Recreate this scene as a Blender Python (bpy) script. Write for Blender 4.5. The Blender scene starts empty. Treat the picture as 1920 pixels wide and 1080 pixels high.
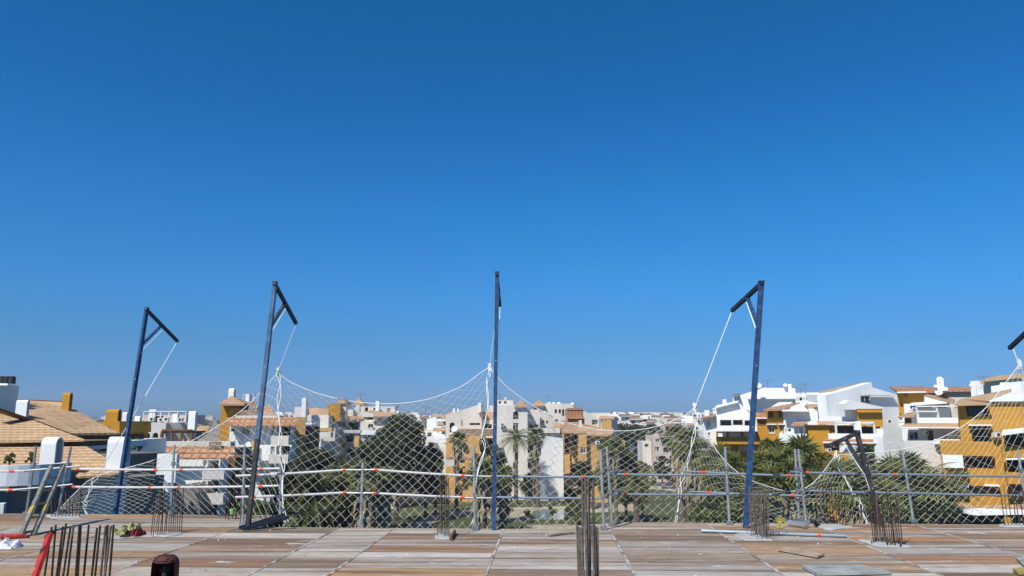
import bpy, bmesh, math, random
from mathutils import Vector, Matrix
from mathutils.geometry import tessellate_polygon
random.seed(7)
R = math.radians
S = bpy.context.scene
COL = S.collection
# ---------------- camera, world, sun, exposure ----------------
F = 1423.0; PITCH = R(9.77); CZ = 12.0
cd = bpy.data.cameras.new("camera"); cam = bpy.data.objects.new("camera", cd); COL.objects.link(cam)
cd.sensor_width = 36.0; cd.lens = 36.0*F/1920.0; cd.clip_start = 0.1; cd.clip_end = 20000
cam.location = (0, 0, CZ); cam.rotation_euler = (math.pi/2+PITCH, 0, 0)
S.camera = cam
S.render.resolution_x = 1024; S.render.resolution_y = 576
SUN_AZ = math.atan2(-0.57, -0.82)      # direction to the sun, measured from +y towards +x
SUN_EL = R(48)
w = bpy.data.worlds.new("World"); S.world = w; w.use_nodes = True
nt = w.node_tree; nt.nodes.clear()
sky = nt.nodes.new("ShaderNodeTexSky"); sky.sky_type = 'NISHITA'; sky.sun_disc = False
sky.sun_elevation = SUN_EL; sky.sun_rotation = SUN_AZ; sky.altitude = 0
sky.air_density = 1.0; sky.dust_density = 0.5; sky.ozone_density = 4.0
bg = nt.nodes.new("ShaderNodeBackground"); bg.inputs['Strength'].default_value = 0.15
ow = nt.nodes.new("ShaderNodeOutputWorld")
# the camera's rendering of the sky: a deeper blue, graded by height above the horizon
tc_ = nt.nodes.new("ShaderNodeTexCoord"); sp_z = nt.nodes.new("ShaderNodeSeparateXYZ"); nt.links.new(tc_.outputs['Generated'], sp_z.inputs[0])
gr = nt.nodes.new("ShaderNodeValToRGB"); nt.links.new(sp_z.outputs[2], gr.inputs[0])
stops = [(0.0, (0.2052, 0.45, 0.9506)), (0.031, (0.189, 0.4569, 0.9874)), (0.093, (0.1855, 0.5087, 0.8815)), (0.163, (0.1524, 0.6237, 1.0418)), (0.265, (0.1001, 0.6624, 1.0949)), (0.394, (0.0448, 0.6102, 1.0472)), (0.508, (0.0292, 0.6289, 0.9865)), (0.75, (0.42, 0.6, 0.72))]
while len(gr.color_ramp.elements) < len(stops): gr.color_ramp.elements.new(0.5)
for e_, (p_, c_) in zip(gr.color_ramp.elements, stops): e_.position = p_; e_.color = (c_[0]/1.5, c_[1]/1.5, c_[2]/1.5, 1)
ml = nt.nodes.new("ShaderNodeMix"); ml.data_type = 'RGBA'; ml.blend_type = 'MULTIPLY'; ml.inputs[0].default_value = 1.0
nt.links.new(sky.outputs[0], ml.inputs[6]); nt.links.new(gr.outputs[0], ml.inputs[7])
nt.links.new(ml.outputs[2], bg.inputs[0]); nt.links.new(bg.outputs[0], ow.inputs[0])
sl = bpy.data.lights.new("sun", 'SUN'); sl.energy = 4.7; sl.angle = R(0.5); sl.color = (1.0, 0.95, 0.87)
so = bpy.data.objects.new("sun", sl); COL.objects.link(so)
tosun = Vector((math.sin(SUN_AZ)*math.cos(SUN_EL), math.cos(SUN_AZ)*math.cos(SUN_EL), math.sin(SUN_EL)))
so.rotation_euler = tosun.to_track_quat('Z', 'Y').to_euler(); so.location = (0, -20, 60)
S.view_settings.view_transform = 'Standard'; S.view_settings.look = 'None'
S.view_settings.exposure = 0.18; S.view_settings.gamma = 1.0
# ---------------- from the photograph's rays to points in the world ----------------
CP, SP = math.cos(PITCH), math.sin(PITCH)
def ray(px, py):
    a = (px-960)/F; b = (540-py)/F
    return Vector((a, CP-b*SP, SP+b*CP))
def at(px, py, Y):
    d = ray(px, py); t = Y/d.y
    return Vector((d.x*t, Y, CZ+d.z*t))
def atz(px, py, z):
    d = ray(px, py); t = (z-CZ)/d.z
    return Vector((d.x*t, d.y*t, z))
def terr(x, y):
    if y < 170: return 0.0
    h = 6.0*min(1, (y-170)/330.0)
    if y > 500: h += 3.6*min(1, (y-500)/700.0)
    return h
# ---------------- materials ----------------
MATS = {}
def mat(name, col, rough=0.8, var=0.12, scale=1.0, bump=0.0, bscale=20, metal=0.0, spec=0.3, col2=None, tile=None, wcoord=True, streak=0, chip=None):
    m = bpy.data.materials.new(name); m.use_nodes = True; n = m.node_tree.nodes; l = m.node_tree.links
    p = n['Principled BSDF']; p.inputs['Roughness'].default_value = rough; p.inputs['Metallic'].default_value = metal
    p.inputs['Specular IOR Level'].default_value = spec
    g = n.new('ShaderNodeNewGeometry'); vec = g.outputs['Position']
    if not wcoord:
        tc = n.new('ShaderNodeTexCoord'); vec = tc.outputs['Object']
    if streak:
        mp = n.new('ShaderNodeMapping'); mp.inputs['Scale'].default_value = (1, 1, streak); l.new(vec, mp.inputs[0]); svec = mp.outputs[0]
    else: svec = vec
    nz = n.new('ShaderNodeTexNoise'); nz.inputs['Scale'].default_value = scale; nz.inputs['Detail'].default_value = 6; nz.inputs['Roughness'].default_value = 0.65
    l.new(svec, nz.inputs['Vector'])
    cr = n.new('ShaderNodeValToRGB'); l.new(nz.outputs['Fac'], cr.inputs[0])
    c2 = col2 or tuple(c*(1-var*2.2) for c in col)
    cr.color_ramp.elements[0].position = 0.3; cr.color_ramp.elements[1].position = 0.62
    cr.color_ramp.elements[0].color = (*c2, 1); cr.color_ramp.elements[1].color = (*col, 1)
    out = cr.outputs[0]
    if chip:      # chipped paint, rust and cement spatter
        n2 = n.new('ShaderNodeTexNoise'); n2.inputs['Scale'].default_value = chip[1]; n2.inputs['Detail'].default_value = 5; n2.inputs['Roughness'].default_value = .7; l.new(vec, n2.inputs['Vector'])
        rm = n.new('ShaderNodeMapRange'); rm.inputs[1].default_value = chip[2]; rm.inputs[2].default_value = chip[2]+.05; l.new(n2.outputs['Fac'], rm.inputs[0])
        cm_ = n.new('ShaderNodeMix'); cm_.data_type = 'RGBA'; l.new(rm.outputs[0], cm_.inputs[0]); l.new(out, cm_.inputs[6]); cm_.inputs[7].default_value = (*chip[0], 1); out = cm_.outputs[2]
    if tile:      # clay tiles: ribs down the slope, courses across it, colour differing tile by tile
        sx = n.new('ShaderNodeSeparateXYZ'); l.new(vec, sx.inputs[0])
        def mth(op, a, b=None, c=None):
            q = n.new('ShaderNodeMath'); q.operation = op
            for i, v in enumerate((a, b, c)):
                if v is None: continue
                if isinstance(v, (int, float)): q.inputs[i].default_value = v
                else: l.new(v, q.inputs[i])
            return q.outputs[0]
        ribs = mth('MULTIPLY', sx.outputs[0], 1.0/tile[0]); crs = mth('MULTIPLY', sx.outputs[2], 1.0/tile[1])
        tri = mth('PINGPONG', ribs, 0.5); fr = mth('FRACT', crs)
        joint = mth('LESS_THAN', fr, 0.30); groove = mth('LESS_THAN', tri, 0.16)
        dk = mth('MAXIMUM', mth('MULTIPLY', joint, mth('ADD', mth('MULTIPLY', tri, 0.8), 0.45)), mth('MULTIPLY', groove, tile[2]))
        cmb = n.new('ShaderNodeCombineXYZ'); l.new(mth('FLOOR', ribs), cmb.inputs[0]); l.new(mth('FLOOR', crs), cmb.inputs[1])
        wn = n.new('ShaderNodeTexWhiteNoise'); l.new(cmb.outputs[0], wn.inputs['Vector'])
        mx = n.new('ShaderNodeMix'); mx.data_type = 'RGBA'; l.new(mth('MULTIPLY', wn.outputs['Value'], 0.28), mx.inputs[0])
        l.new(out, mx.inputs[6]); mx.inputs[7].default_value = (col[0]*0.62, col[1]*0.52, col[2]*0.45, 1)
        m2 = n.new('ShaderNodeMix'); m2.data_type = 'RGBA'; l.new(dk, m2.inputs[0]); l.new(mx.outputs[2], m2.inputs[6])
        m2.inputs[7].default_value = (col[0]*0.28, col[1]*0.23, col[2]*0.20, 1); out = m2.outputs[2]
        bp = n.new('ShaderNodeBump'); bp.inputs['Strength'].default_value = 0.35; bp.inputs['Distance'].default_value = 0.08
        l.new(mth('ADD', tri, mth('MULTIPLY', fr, 0.3)), bp.inputs['Height']); l.new(bp.outputs[0], p.inputs['Normal'])
    elif bump:
        nb = n.new('ShaderNodeTexNoise'); nb.inputs['Scale'].default_value = bscale; nb.inputs['Detail'].default_value = 5; l.new(vec, nb.inputs['Vector'])
        bp = n.new('ShaderNodeBump'); bp.inputs['Strength'].default_value = bump; bp.inputs['Distance'].default_value = 0.02
        l.new(nb.outputs['Fac'], bp.inputs['Height']); l.new(bp.outputs[0], p.inputs['Normal'])
    l.new(out, p.inputs['Base Color']); MATS[name] = m
    return m
mat('white', (0.79, 0.81, 0.81), var=0.07, scale=0.5, bump=0.3, bscale=6, streak=0.25)
mat('cream', (0.70, 0.66, 0.60), var=0.10, scale=0.45, bump=0.3, bscale=6, streak=0.25)
mat('pale', (0.58, 0.56, 0.53), var=0.10, scale=0.45, bump=0.3, bscale=6, streak=0.25)
mat('ochre', (0.49, 0.245, 0.024), var=0.06, scale=0.4, bump=0.3, bscale=6, streak=0.25)
mat('apricot', (0.60, 0.35, 0.125), var=0.10, scale=0.4, bump=0.3, bscale=6, streak=0.25)
mat('shade_grey', (0.19, 0.175, 0.165), var=0.15, scale=0.5, bump=0.3, bscale=6, streak=0.25)  # stucco darkened to carry the courtyard's shade in the wall colour
mat('seam', (0.50, 0.47, 0.43), rough=.8, var=.25, scale=6, chip=((.20, .15, .11), 4, .50))
mat('pinkwall', (0.60, 0.50, 0.44), var=0.10, scale=0.5)
mat('tile', (0.55, 0.36, 0.23), var=0.15, scale=0.6, tile=(0.40, 0.22, 0.25))
mat('tile_tan', (0.62, 0.43, 0.25), var=0.12, scale=0.8, tile=(0.24, 0.078, 0.25))
mat('tile_orange', (0.56, 0.30, 0.16), var=0.18, scale=0.8, tile=(0.55, 0.35, 0.55))
mat('tile_old', (0.30, 0.22, 0.16), var=0.22, scale=0.8, tile=(0.5, 0.3, 0.4))
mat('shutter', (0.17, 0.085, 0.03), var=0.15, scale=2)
mat('glass', (0.025, 0.03, 0.035), rough=0.12, spec=0.5, var=0.2)
mat('curtain', (0.45, 0.43, 0.39), var=.15, scale=3)
mat('dark', (0.03, 0.028, 0.027), rough=0.9)
mat('frame_white', (0.7, 0.7, 0.69), rough=0.5, var=0.04)
mat('metal_grey', (0.35, 0.37, 0.39), rough=0.42, metal=0.6, var=0.15, scale=9)
mat('galvanised', (0.50, 0.53, 0.55), rough=0.42, metal=0.55, var=0.22, scale=6, bump=0.2, bscale=60)
mat('pole_blue', (0.030, 0.095, 0.23), rough=0.55, var=0.32, scale=14, metal=0.1, spec=0.4, bump=0.2, bscale=40, chip=((.22, .20, .17), 7, .62))
mat('pole_blue_light', (0.09, 0.18, 0.32), rough=0.55, var=0.3, scale=5, metal=0.1, chip=((.25, .20, .16), 8, .60))
mat('pole_dark', (0.024, 0.03, 0.05), rough=0.55, var=0.3, scale=6, metal=0.1, chip=((.14, .07, .04), 8, .60))
mat('pole_grey', (0.065, 0.068, 0.078), rough=0.5, var=0.3, scale=6, metal=0.2, chip=((.2, .17, .14), 8, .6))
mat('pipe_white', (0.60, 0.60, 0.61), rough=0.45, var=0.08, scale=4, chip=((.33, .30, .27), 5, .60))
mat('pipe_blue', (0.30, 0.36, 0.43), rough=0.35, metal=0.35, var=0.12, scale=4)
mat('red', (0.50, 0.035, 0.025), rough=0.5, var=0.2, scale=12, chip=((.42, .38, .34), 22, .60))
mat('orange_red', (0.75, 0.10, 0.03), rough=0.5, var=0.12, scale=12)
mat('net', (0.58, 0.57, 0.50), rough=0.9, var=0.05)
mat('rope', (0.82, 0.83, 0.82), rough=0.8, var=0.06, scale=20)
mat('rope_green', (0.25, 0.55, 0.2), rough=0.8)
mat('rust', (0.062, 0.042, 0.030), rough=0.85, var=0.3, scale=30, bump=0.4, bscale=90)
mat('rust_grey', (0.17, 0.14, 0.12), rough=0.85, var=0.3, scale=30, bump=0.4, bscale=90)
mat('concrete', (0.42, 0.43, 0.43), rough=0.95, var=0.15, scale=5, bump=0.5, bscale=25)
mat('aluminium', (0.30, 0.28, 0.24), rough=0.5, metal=0.25, var=0.3, scale=10)
mat('yellow', (0.42, 0.35, 0.06), rough=0.6, var=0.2, scale=8, chip=((.25, .23, .2), 18, .52))
mat('maroon', (0.10, 0.028, 0.026), rough=0.65, var=0.35, scale=14, bump=0.3, bscale=60)
mat('plank', (0.42, 0.33, 0.24), rough=0.85, var=0.2, scale=5, bump=0.3, bscale=50)
mat('sheet', (0.36, 0.38, 0.37), rough=0.8, var=0.25, scale=4)
mat('grass', (0.082, 0.092, 0.034), rough=0.95, scale=0.12, col2=(0.042, 0.062, 0.022), bump=0.5, bscale=3)
mat('soil', (0.30, 0.26, 0.20), rough=0.95, scale=0.05, col2=(0.13, 0.14, 0.09))
mat('sand', (0.42, 0.36, 0.26), rough=0.95, scale=0.4, var=0.2)
mat('paving', (0.42, 0.39, 0.35), rough=0.9, scale=0.5, var=0.15)
mat('asphalt', (0.09, 0.09, 0.09), rough=0.9, scale=0.8, var=0.2)
mat('water', (0.16, 0.22, 0.22), rough=0.12, var=0.2, scale=0.2, spec=0.6)
mat('leaf_dark', (0.036, 0.050, 0.017), rough=0.7, scale=0.8, col2=(0.014, 0.021, 0.008), spec=0.2)
mat('leaf_mid', (0.100, 0.115, 0.032), rough=0.7, scale=0.9, col2=(0.028, 0.040, 0.012), spec=0.2)
mat('leaf_olive', (0.17, 0.17, 0.075), rough=0.7, scale=0.9, col2=(0.07, 0.075, 0.03), spec=0.2)
mat('palm_leaf', (0.155, 0.175, 0.045), rough=0.6, scale=1.1, col2=(0.04, 0.055, 0.016), spec=0.3)
mat('palm_dry', (0.33, 0.27, 0.18), rough=0.9, scale=1.5, col2=(0.14, 0.105, 0.065))
mat('bark', (0.17, 0.135, 0.10), rough=0.95, scale=4, var=0.3, bump=0.6, bscale=12)
mat('awning', (0.035, 0.038, 0.05), rough=0.8)
mat('cloth_red', (0.26, 0.03, 0.04), rough=0.9, scale=10, var=0.3)
mat('cloth_olive', (0.50, 0.46, 0.20), rough=0.9, scale=9, var=0.35)
mat('car_grey', (0.28, 0.30, 0.32), rough=0.3, spec=0.5); mat('car_red', (0.35, 0.02, 0.02), rough=0.3, spec=0.5); mat('car_dark', (0.04, 0.045, 0.05), rough=0.3, spec=0.5)
mat('bag', (0.75, 0.78, 0.82), rough=0.7, var=0.1, scale=8)
mat('tank_black', (0.03, 0.035, 0.04), rough=0.6, var=0.2)
# ---------------- mesh helper ----------------
class MB:
    def __init__(s): s.v = []; s.f = []; s.m = []; s.mats = []
    def mi(s, name):
        if name not in s.mats: s.mats.append(name)
        return s.mats.index(name)
    def face(s, pts, m):
        b = len(s.v); s.v += [tuple(p) for p in pts]; s.f.append(tuple(range(b, b+len(pts)))); s.m.append(s.mi(m))
    def add(s, vs, fs, m):
        b = len(s.v); k = s.mi(m); s.v += [tuple(p) for p in vs]
        for f in fs: s.f.append(tuple(b+i for i in f)); s.m.append(k)
    def box(s, c, d, m, rot=None):
        c = Vector(c); vs = []
        for dz in (-.5, .5):
            for dx, dy in ((-.5, -.5), (.5, -.5), (.5, .5), (-.5, .5)):
                p = Vector((dx*d[0], dy*d[1], dz*d[2]))
                if rot is not None: p = rot @ p
                vs.append(c+p)
        s.add(vs, [(3, 2, 1, 0), (4, 5, 6, 7), (0, 1, 5, 4), (1, 2, 6, 5), (2, 3, 7, 6), (3, 0, 4, 7)], m)
    def bar(s, a, b, w, h, m, up=(0, 0, 1)):
        a = Vector(a); b = Vector(b); d = (b-a); L = d.length; d = d/L
        x = d.cross(Vector(up));
        if x.length < 1e-3: x = d.cross(Vector((0, 1, 0)))
        x.normalize(); y = x.cross(d)
        vs = []
        for p in (a, b):
            for i, j in ((-1, -1), (1, -1), (1, 1), (-1, 1)): vs.append(p+x*w/2*i+y*h/2*j)
        s.add(vs, [(0, 1, 2, 3), (7, 6, 5, 4), (0, 4, 5, 1), (1, 5, 6, 2), (2, 6, 7, 3), (3, 7, 4, 0)], m)
    def tube(s, pts, r, m, n=6, cap=True):
        pts = [Vector(p) for p in pts]; rings = []
        rr = r if isinstance(r, (list, tuple)) else [r]*len(pts)
        vs = []
        for i, p in enumerate(pts):
            t = (pts[min(i+1, len(pts)-1)]-pts[max(i-1, 0)])
            if t.length < 1e-7: t = Vector((0, 0, 1))
            t.normalize()
            ax = Vector((0, 0, 1)) if abs(t.z) < 0.9 else Vector((0, 1, 0))
            x = t.cross(ax).normalized(); y = x.cross(t)
            for k in range(n):
                a = 2*math.pi*k/n; vs.append(p+(x*math.cos(a)+y*math.sin(a))*rr[i])
        fs = []
        for i in range(len(pts)-1):
            for k in range(n): fs.append((i*n+k, i*n+(k+1) % n, (i+1)*n+(k+1) % n, (i+1)*n+k))
        if cap: fs.append(tuple(range(n))[::-1]); fs.append(tuple(range((len(pts)-1)*n, len(pts)*n)))
        s.add(vs, fs, m)
    def build(s, name, parent=None, smooth=False):
        me = bpy.data.meshes.new(name); off = parent['_loc'] if parent is not None and '_loc' in parent else (0, 0, 0)
        off = Vector(off)
        me.from_pydata([tuple(Vector(v)-off) for v in s.v], [], s.f)
        for k in s.mats: me.materials.append(MATS[k])
        me.polygons.foreach_set('material_index', s.m)
        if smooth: me.polygons.foreach_set('use_smooth', [True]*len(s.f))
        me.update()
        o = bpy.data.objects.new(name, me); COL.objects.link(o)
        if parent is not None: o.parent = parent; o['_loc'] = tuple(off)
        return o
def tag(o, label, cat, group=None, kind=None):
    if label: o['label'] = label
    if cat: o['category'] = cat
    if group: o['group'] = group
    if kind: o['kind'] = kind
    return o
def struct(o, kind='structure'): o['kind'] = kind; return o
def thing(name, label, cat, loc, group=None):
    o = bpy.data.objects.new(name, None); COL.objects.link(o); o.location = loc; o['_loc'] = tuple(loc); o.empty_display_size = 0.3
    return tag(o, label, cat, group)
def single(mb, name, label, cat, loc, group=None, smooth=False):   # a thing that is one mesh, its origin at its base
    me = bpy.data.meshes.new(name); off = Vector(loc)
    me.from_pydata([tuple(Vector(v)-off) for v in mb.v], [], mb.f)
    for k in mb.mats: me.materials.append(MATS[k])
    me.polygons.foreach_set('material_index', mb.m)
    if smooth: me.polygons.foreach_set('use_smooth', [True]*len(mb.f))
    o = bpy.data.objects.new(name, me); COL.objects.link(o); o.location = loc
    return tag(o, label, cat, group)
def copy_tree(o, parent=None):
    c = o.copy(); COL.objects.link(c)
    if parent is not None: c.parent = parent
    for ch in o.children: copy_tree(ch, c)
    return c
# ---------------- the ground and the far country ----------------
g = MB()
xs = [-6000, -3000, -1500, -800, -400, -200, -100, -50, 0, 50, 100, 200, 400, 800, 1500, 3000, 6000]
ys = [-200, 0, 60, 120, 170, 230, 290, 350, 420, 500, 700, 900, 1200, 2000, 4000, 8000]
for i in range(len(xs)-1):
    for j in range(len(ys)-1):
        q = [(xs[i], ys[j]), (xs[i+1], ys[j]), (xs[i+1], ys[j+1]), (xs[i], ys[j+1])]
        g.face([(x, y, terr(x, y)) for x, y in q], 'grass' if ys[j] < 165 else 'soil')
struct(g.build('ground'))
def strip(pxs, z, m, name):      # flat sheet from an outline in ground points
    mb = MB(); pts = [atz(a, b, z) for a, b in pxs]
    tris = tessellate_polygon([pts])
    mb.add(pts, [t if (pts[t[1]]-pts[t[0]]).cross(pts[t[2]]-pts[t[0]]).z > 0 else t[::-1] for t in tris], m)
    return struct(mb.build(name))
strip([(770, 985), (800, 968), (860, 956), (905, 952), (1000, 951), (1100, 948), (1190, 945), (1190, 958), (1100, 962), (1000, 975), (930, 980), (900, 962), (850, 968), (800, 985), (790, 1010), (700, 1010)], 0.02, 'sand', 'path')
strip([(960, 1000), (990, 984), (1150, 982), (1300, 984), (1300, 1005), (960, 1010)], 0.024, 'sand', 'path')
strip([(1000, 958), (1020, 955), (1062, 956), (1070, 966), (1060, 974), (1010, 974), (996, 968)], 0.03, 'water', 'pond')
strip([(1180, 900), (1215, 888), (1290, 886), (1345, 905), (1370, 930), (1400, 960), (1350, 975), (1318, 958), (1285, 925), (1240, 918), (1180, 916)], 0.028, 'paving', 'pavement')
strip([(1195, 897), (1225, 890), (1280, 890), (1300, 905), (1255, 912), (1200, 910)], 0.034, 'asphalt', 'road')
strip([(600, 925), (760, 930), (900, 932), (1180, 925), (1180, 931), (900, 940), (760, 938), (600, 935)], 0.022, 'sand', 'path')
# ---------------- buildings ----------------
JIT = [0]
class Plane:
    def __init__(s, px, Y, yaw, py=800):
        s.p = at(px, py, Y); a = R(yaw); s.u = Vector((math.cos(a), math.sin(a), 0)); s.n = Vector((math.sin(a), -math.cos(a), 0))
    def hit(s, px, py):
        d = ray(px, py); o = Vector((0, 0, CZ)); t = (s.p-o).dot(s.n)/d.dot(s.n); return o+d*t
    def co(s, w): return ((w-s.p).dot(s.u), w.z)
    def wd(s, u, z, back=0): q = s.p+s.u*u-s.n*back; return Vector((q.x, q.y, z))
def rect2(P, r, zb=None):
    x0, y0, x1, y1 = r
    if y1 is None: ym = y0+20
    else: ym = (y0+y1)/2
    u0 = P.co(P.hit(x0, ym))[0]; u1 = P.co(P.hit(x1, ym))[0]
    z1 = P.hit((x0+x1)/2, y0).z; z0 = -0.3 if y1 is None else P.hit((x0+x1)/2, y1).z
    return [(u0, z0), (u1, z0), (u1, z1), (u0, z1)]
class Bld:
    AUTO = False
    def __init__(s, label, px, py, Y, name='apartment_building', cat='building', group=None):
        b = at(px, py, Y); s.root = thing(name, label, cat, (b.x, b.y, terr(b.x, b.y)), group); s.Y = Y
        s.auto = Bld.AUTO; s.pc = px; s.ay = -math.degrees(math.atan2(b.x, Y))*0.94 if s.auto else 0
    def pt(s, px, py, Y): return Plane(s.pc, Y, s.ay).hit(px, py) if s.auto else at(px, py, Y)
    def blk(s, name, m, Y, shape, depth=8, yaw=0, holes=(), px=None, top=None):
        JIT[0] += 1; e = (JIT[0] % 17)*0.011
        Y = Y+e
        if s.auto and yaw == 0: yaw = s.ay; px = s.pc
        if px is None: px = shape[0] if not isinstance(shape[0], (tuple, list)) else shape[0][0]
        P = Plane(px, Y, yaw)
        if not isinstance(shape[0], (tuple, list)): out = rect2(P, shape)
        else:
            out = []
            for q in shape:
                if q[1] is None: out.append((P.co(P.hit(q[0], 820))[0], -0.3))
                else: out.append(P.co(P.hit(*q)))
            ar = sum(out[i][0]*out[(i+1) % len(out)][1]-out[(i+1) % len(out)][0]*out[i][1] for i in range(len(out)))
            if ar < 0: out = out[::-1]
        depth += e*0.7
        hs = []
        for h in holes:
            r2 = rect2(P, h[:4]); kind = h[4] if len(h) > 4 else 'w'
            if kind == 'a':
                (u0, z0), (u1, _), (_, z1), _ = r2; rr = (u1-u0)/2; r2 = [(u0, z0), (u1, z0)]
                for k in range(7):
                    a = math.pi*k/6; r2.append((u0+rr+rr*math.cos(a), z1-rr+rr*math.sin(a)))
            hs.append((r2, kind))
        mb = MB(); loops = [[Vector((a, b, 0)) for a, b in out]]+[[Vector((a, b, 0)) for a, b in r2] for r2, k in hs]
        flat = [p for lp in loops for p in lp]
        tris = tessellate_polygon(loops)
        fs = []
        for t in tris:
            if (flat[t[1]]-flat[t[0]]).cross(flat[t[2]]-flat[t[0]]).z < 0: t = t[::-1]
            fs.append(t)
        mb.add([P.wd(p.x, p.y) for p in flat], fs, m)
        n = len(out)
        for i in range(n):
            a = out[i]; b = out[(i+1) % n]
            istop = (b[0] < a[0]-0.02) and abs(b[1]-a[1]) < abs(b[0]-a[0])*1.2
            mb.face([P.wd(a[0], a[1]), P.wd(a[0], a[1], depth), P.wd(b[0], b[1], depth), P.wd(b[0], b[1])], top if (top and istop) else m)
        bt = tessellate_polygon([loops[0]])
        mb.add([P.wd(a, b, depth) for a, b in out], [tuple(t) for t in bt], m)
        wins = []
        for r2, kind in hs:
            rc = {'w': 0.22, 'a': 0.3, 'd': 1.6, 's': 0.15, 'p': 0.9}.get(kind, 0.3)
            k = len(r2)
            for i in range(k):
                a = r2[i]; b = r2[(i+1) % k]
                mb.face([P.wd(*a), P.wd(*b), P.wd(b[0], b[1], rc), P.wd(a[0], a[1], rc)], m)
            wins.append((r2, kind, rc))
        o = mb.build(name, s.root)
        for r2, kind, rc in wins:
            us = [q[0] for q in r2]; zs = [q[1] for q in r2]; u0, u1, z0, z1 = min(us), max(us), min(zs), max(zs)
            W = u1-u0; H = z1-z0; t = 0.07
            fr = MB()
            def slab(a0, a1, b0, b1, f, bk, m2):
                c = [P.wd(a0, b0, f), P.wd(a1, b0, f), P.wd(a1, b1, f), P.wd(a0, b1, f), P.wd(a0, b0, bk), P.wd(a1, b0, bk), P.wd(a1, b1, bk), P.wd(a0, b1, bk)]
                fr.add(c, [(0, 1, 2, 3), (7, 6, 5, 4), (0, 4, 5, 1), (1, 5, 6, 2), (2, 6, 7, 3), (3, 7, 4, 0)], m2)
            if kind in 'wa':
                fm = 'frame_white' if kind == 'w' else 'shutter'
                for a0, a1, b0, b1 in ((u0, u0+t, z0, z1), (u1-t, u1, z0, z1), (u0+t, u1-t, z0, z0+t), (u0+t, u1-t, z1-t, z1), ((u0+u1)/2-t/2, (u0+u1)/2+t/2, z0+t, z1-t)): slab(a0, a1, b0, b1, rc-.06, rc-.005, fm)
                if kind == 'w': slab(u0-.08, u1+.08, z0-.06, z0-0.004, -0.06, rc, 'frame_white')
                fo = fr.build('window', s.root); pn = MB(); pn.face([P.wd(a, b, rc-.01) for a, b in r2], 'glass'); pn.build('pane', fo)
                if kind == 'w' and random.random() < .45:
                    cm = MB(); f0, f1 = random.choice(((0, 1), (0, .45), (.55, 1))); zz = z0 if random.random() < .6 else z0+(z1-z0)*random.uniform(.4, .7)
                    cm.face([P.wd(u0+t+(W-2*t)*f0, zz+t, rc-.014), P.wd(u0+t+(W-2*t)*f1, zz+t, rc-.014), P.wd(u0+t+(W-2*t)*f1, z1-t, rc-.014), P.wd(u0+t+(W-2*t)*f0, z1-t, rc-.014)], 'curtain'); cm.build('curtain', fo)
            elif kind == 's':
                nn = max(3, int(H/0.22))
                for q in range(nn): slab(u0, u1, z0+H*q/nn+.02, z0+H*(q+1)/nn-.02, rc-.07+.02*(q % 2), rc-.003, 'shutter')
                fr.face([P.wd(a, b, rc-.002) for a, b in r2], 'shutter'); fr.build('shutter', s.root)
            elif kind in 'dp':
                fr.face([P.wd(a, b, rc-.002) for a, b in r2], m)
                # a glazed door in the back wall of the recess
                nd = max(1, int(W/2.6))
                for q in range(nd):
                    c = u0+W*(q+.5)/nd; hw = min(0.42*W/nd, 1.0)
                    slab(c-hw, c+hw, z0, z0+H*.86, rc-.06, rc-.01, 'shutter' if random.random() < .5 else 'frame_white')
                    fr.face([P.wd(c-hw+.06, z0+.05, rc-.064), P.wd(c-.02, z0+.05, rc-.064), P.wd(c-.02, z0+H*.82, rc-.064), P.wd(c-hw+.06, z0+H*.82, rc-.064)], 'glass')
                    fr.face([P.wd(c+.02, z0+.05, rc-.064), P.wd(c+hw-.06, z0+.05, rc-.064), P.wd(c+hw-.06, z0+H*.82, rc-.064), P.wd(c+.02, z0+H*.82, rc-.064)], 'glass')
                fr.build('recess_door', s.root)
        return o
    def roof(s, pts, m='tile', name='roof', th=None):
        th = th or min(.16, .0024*pts[0][2])
        P3 = [s.pt(*p) for p in pts]; n = len(P3)
        cen = sum(P3, Vector())/n; nrm = Vector()
        for i in range(n): nrm += (P3[i]-cen).cross(P3[(i+1) % n]-cen)
        if nrm.z < 0: P3 = P3[::-1]
        mb = MB(); tr = tessellate_polygon([P3])
        fs = [t if (P3[t[1]]-P3[t[0]]).cross(P3[t[2]]-P3[t[0]]).z > 0 else t[::-1] for t in tr]
        mb.add(P3, fs, m)
        lo = [p-Vector((0, 0, th)) for p in P3]; mb.add(lo, [t[::-1] for t in fs], 'cream')
        for i in range(n):
            j = (i+1) % n; mb.face([P3[i], lo[i], lo[j], P3[j]], m)
        return mb.build(name, s.root)
    def strip(s, x0, x1, yt, yb, Y, over=1.0, m='tile', name='roof'):   # small tiled lean-to above an opening
        over = min(over*.5, .9)
        return s.roof([(x0, yt, Y), (x1, yt, Y), (x1, yb, Y-over), (x0, yb, Y-over)], m, name)
    def hip(s, x0, x1, yt, yb, Y, dep, m='tile'):
        a = at(x0, yb, Y); b = at(x1, yb, Y); c = b+Vector((0, dep, 0)); d = a+Vector((0, dep, 0)); t = at((x0+x1)/2, yt, Y+dep/2); t.y = Y+dep/2
        mb = MB()
        for q in ((a, b), (b, c), (c, d), (d, a)): mb.face([q[0], q[1], t], m)
        lo = [p-Vector((0, 0, .18)) for p in (a, b, c, d)]
        mb.face(lo[::-1], 'cream')
        for i, (p, q) in enumerate(((a, b), (b, c), (c, d), (d, a))): mb.face([lo[i], lo[(i+1) % 4], q, p], m)
        mb.build('roof', s.root)
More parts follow.
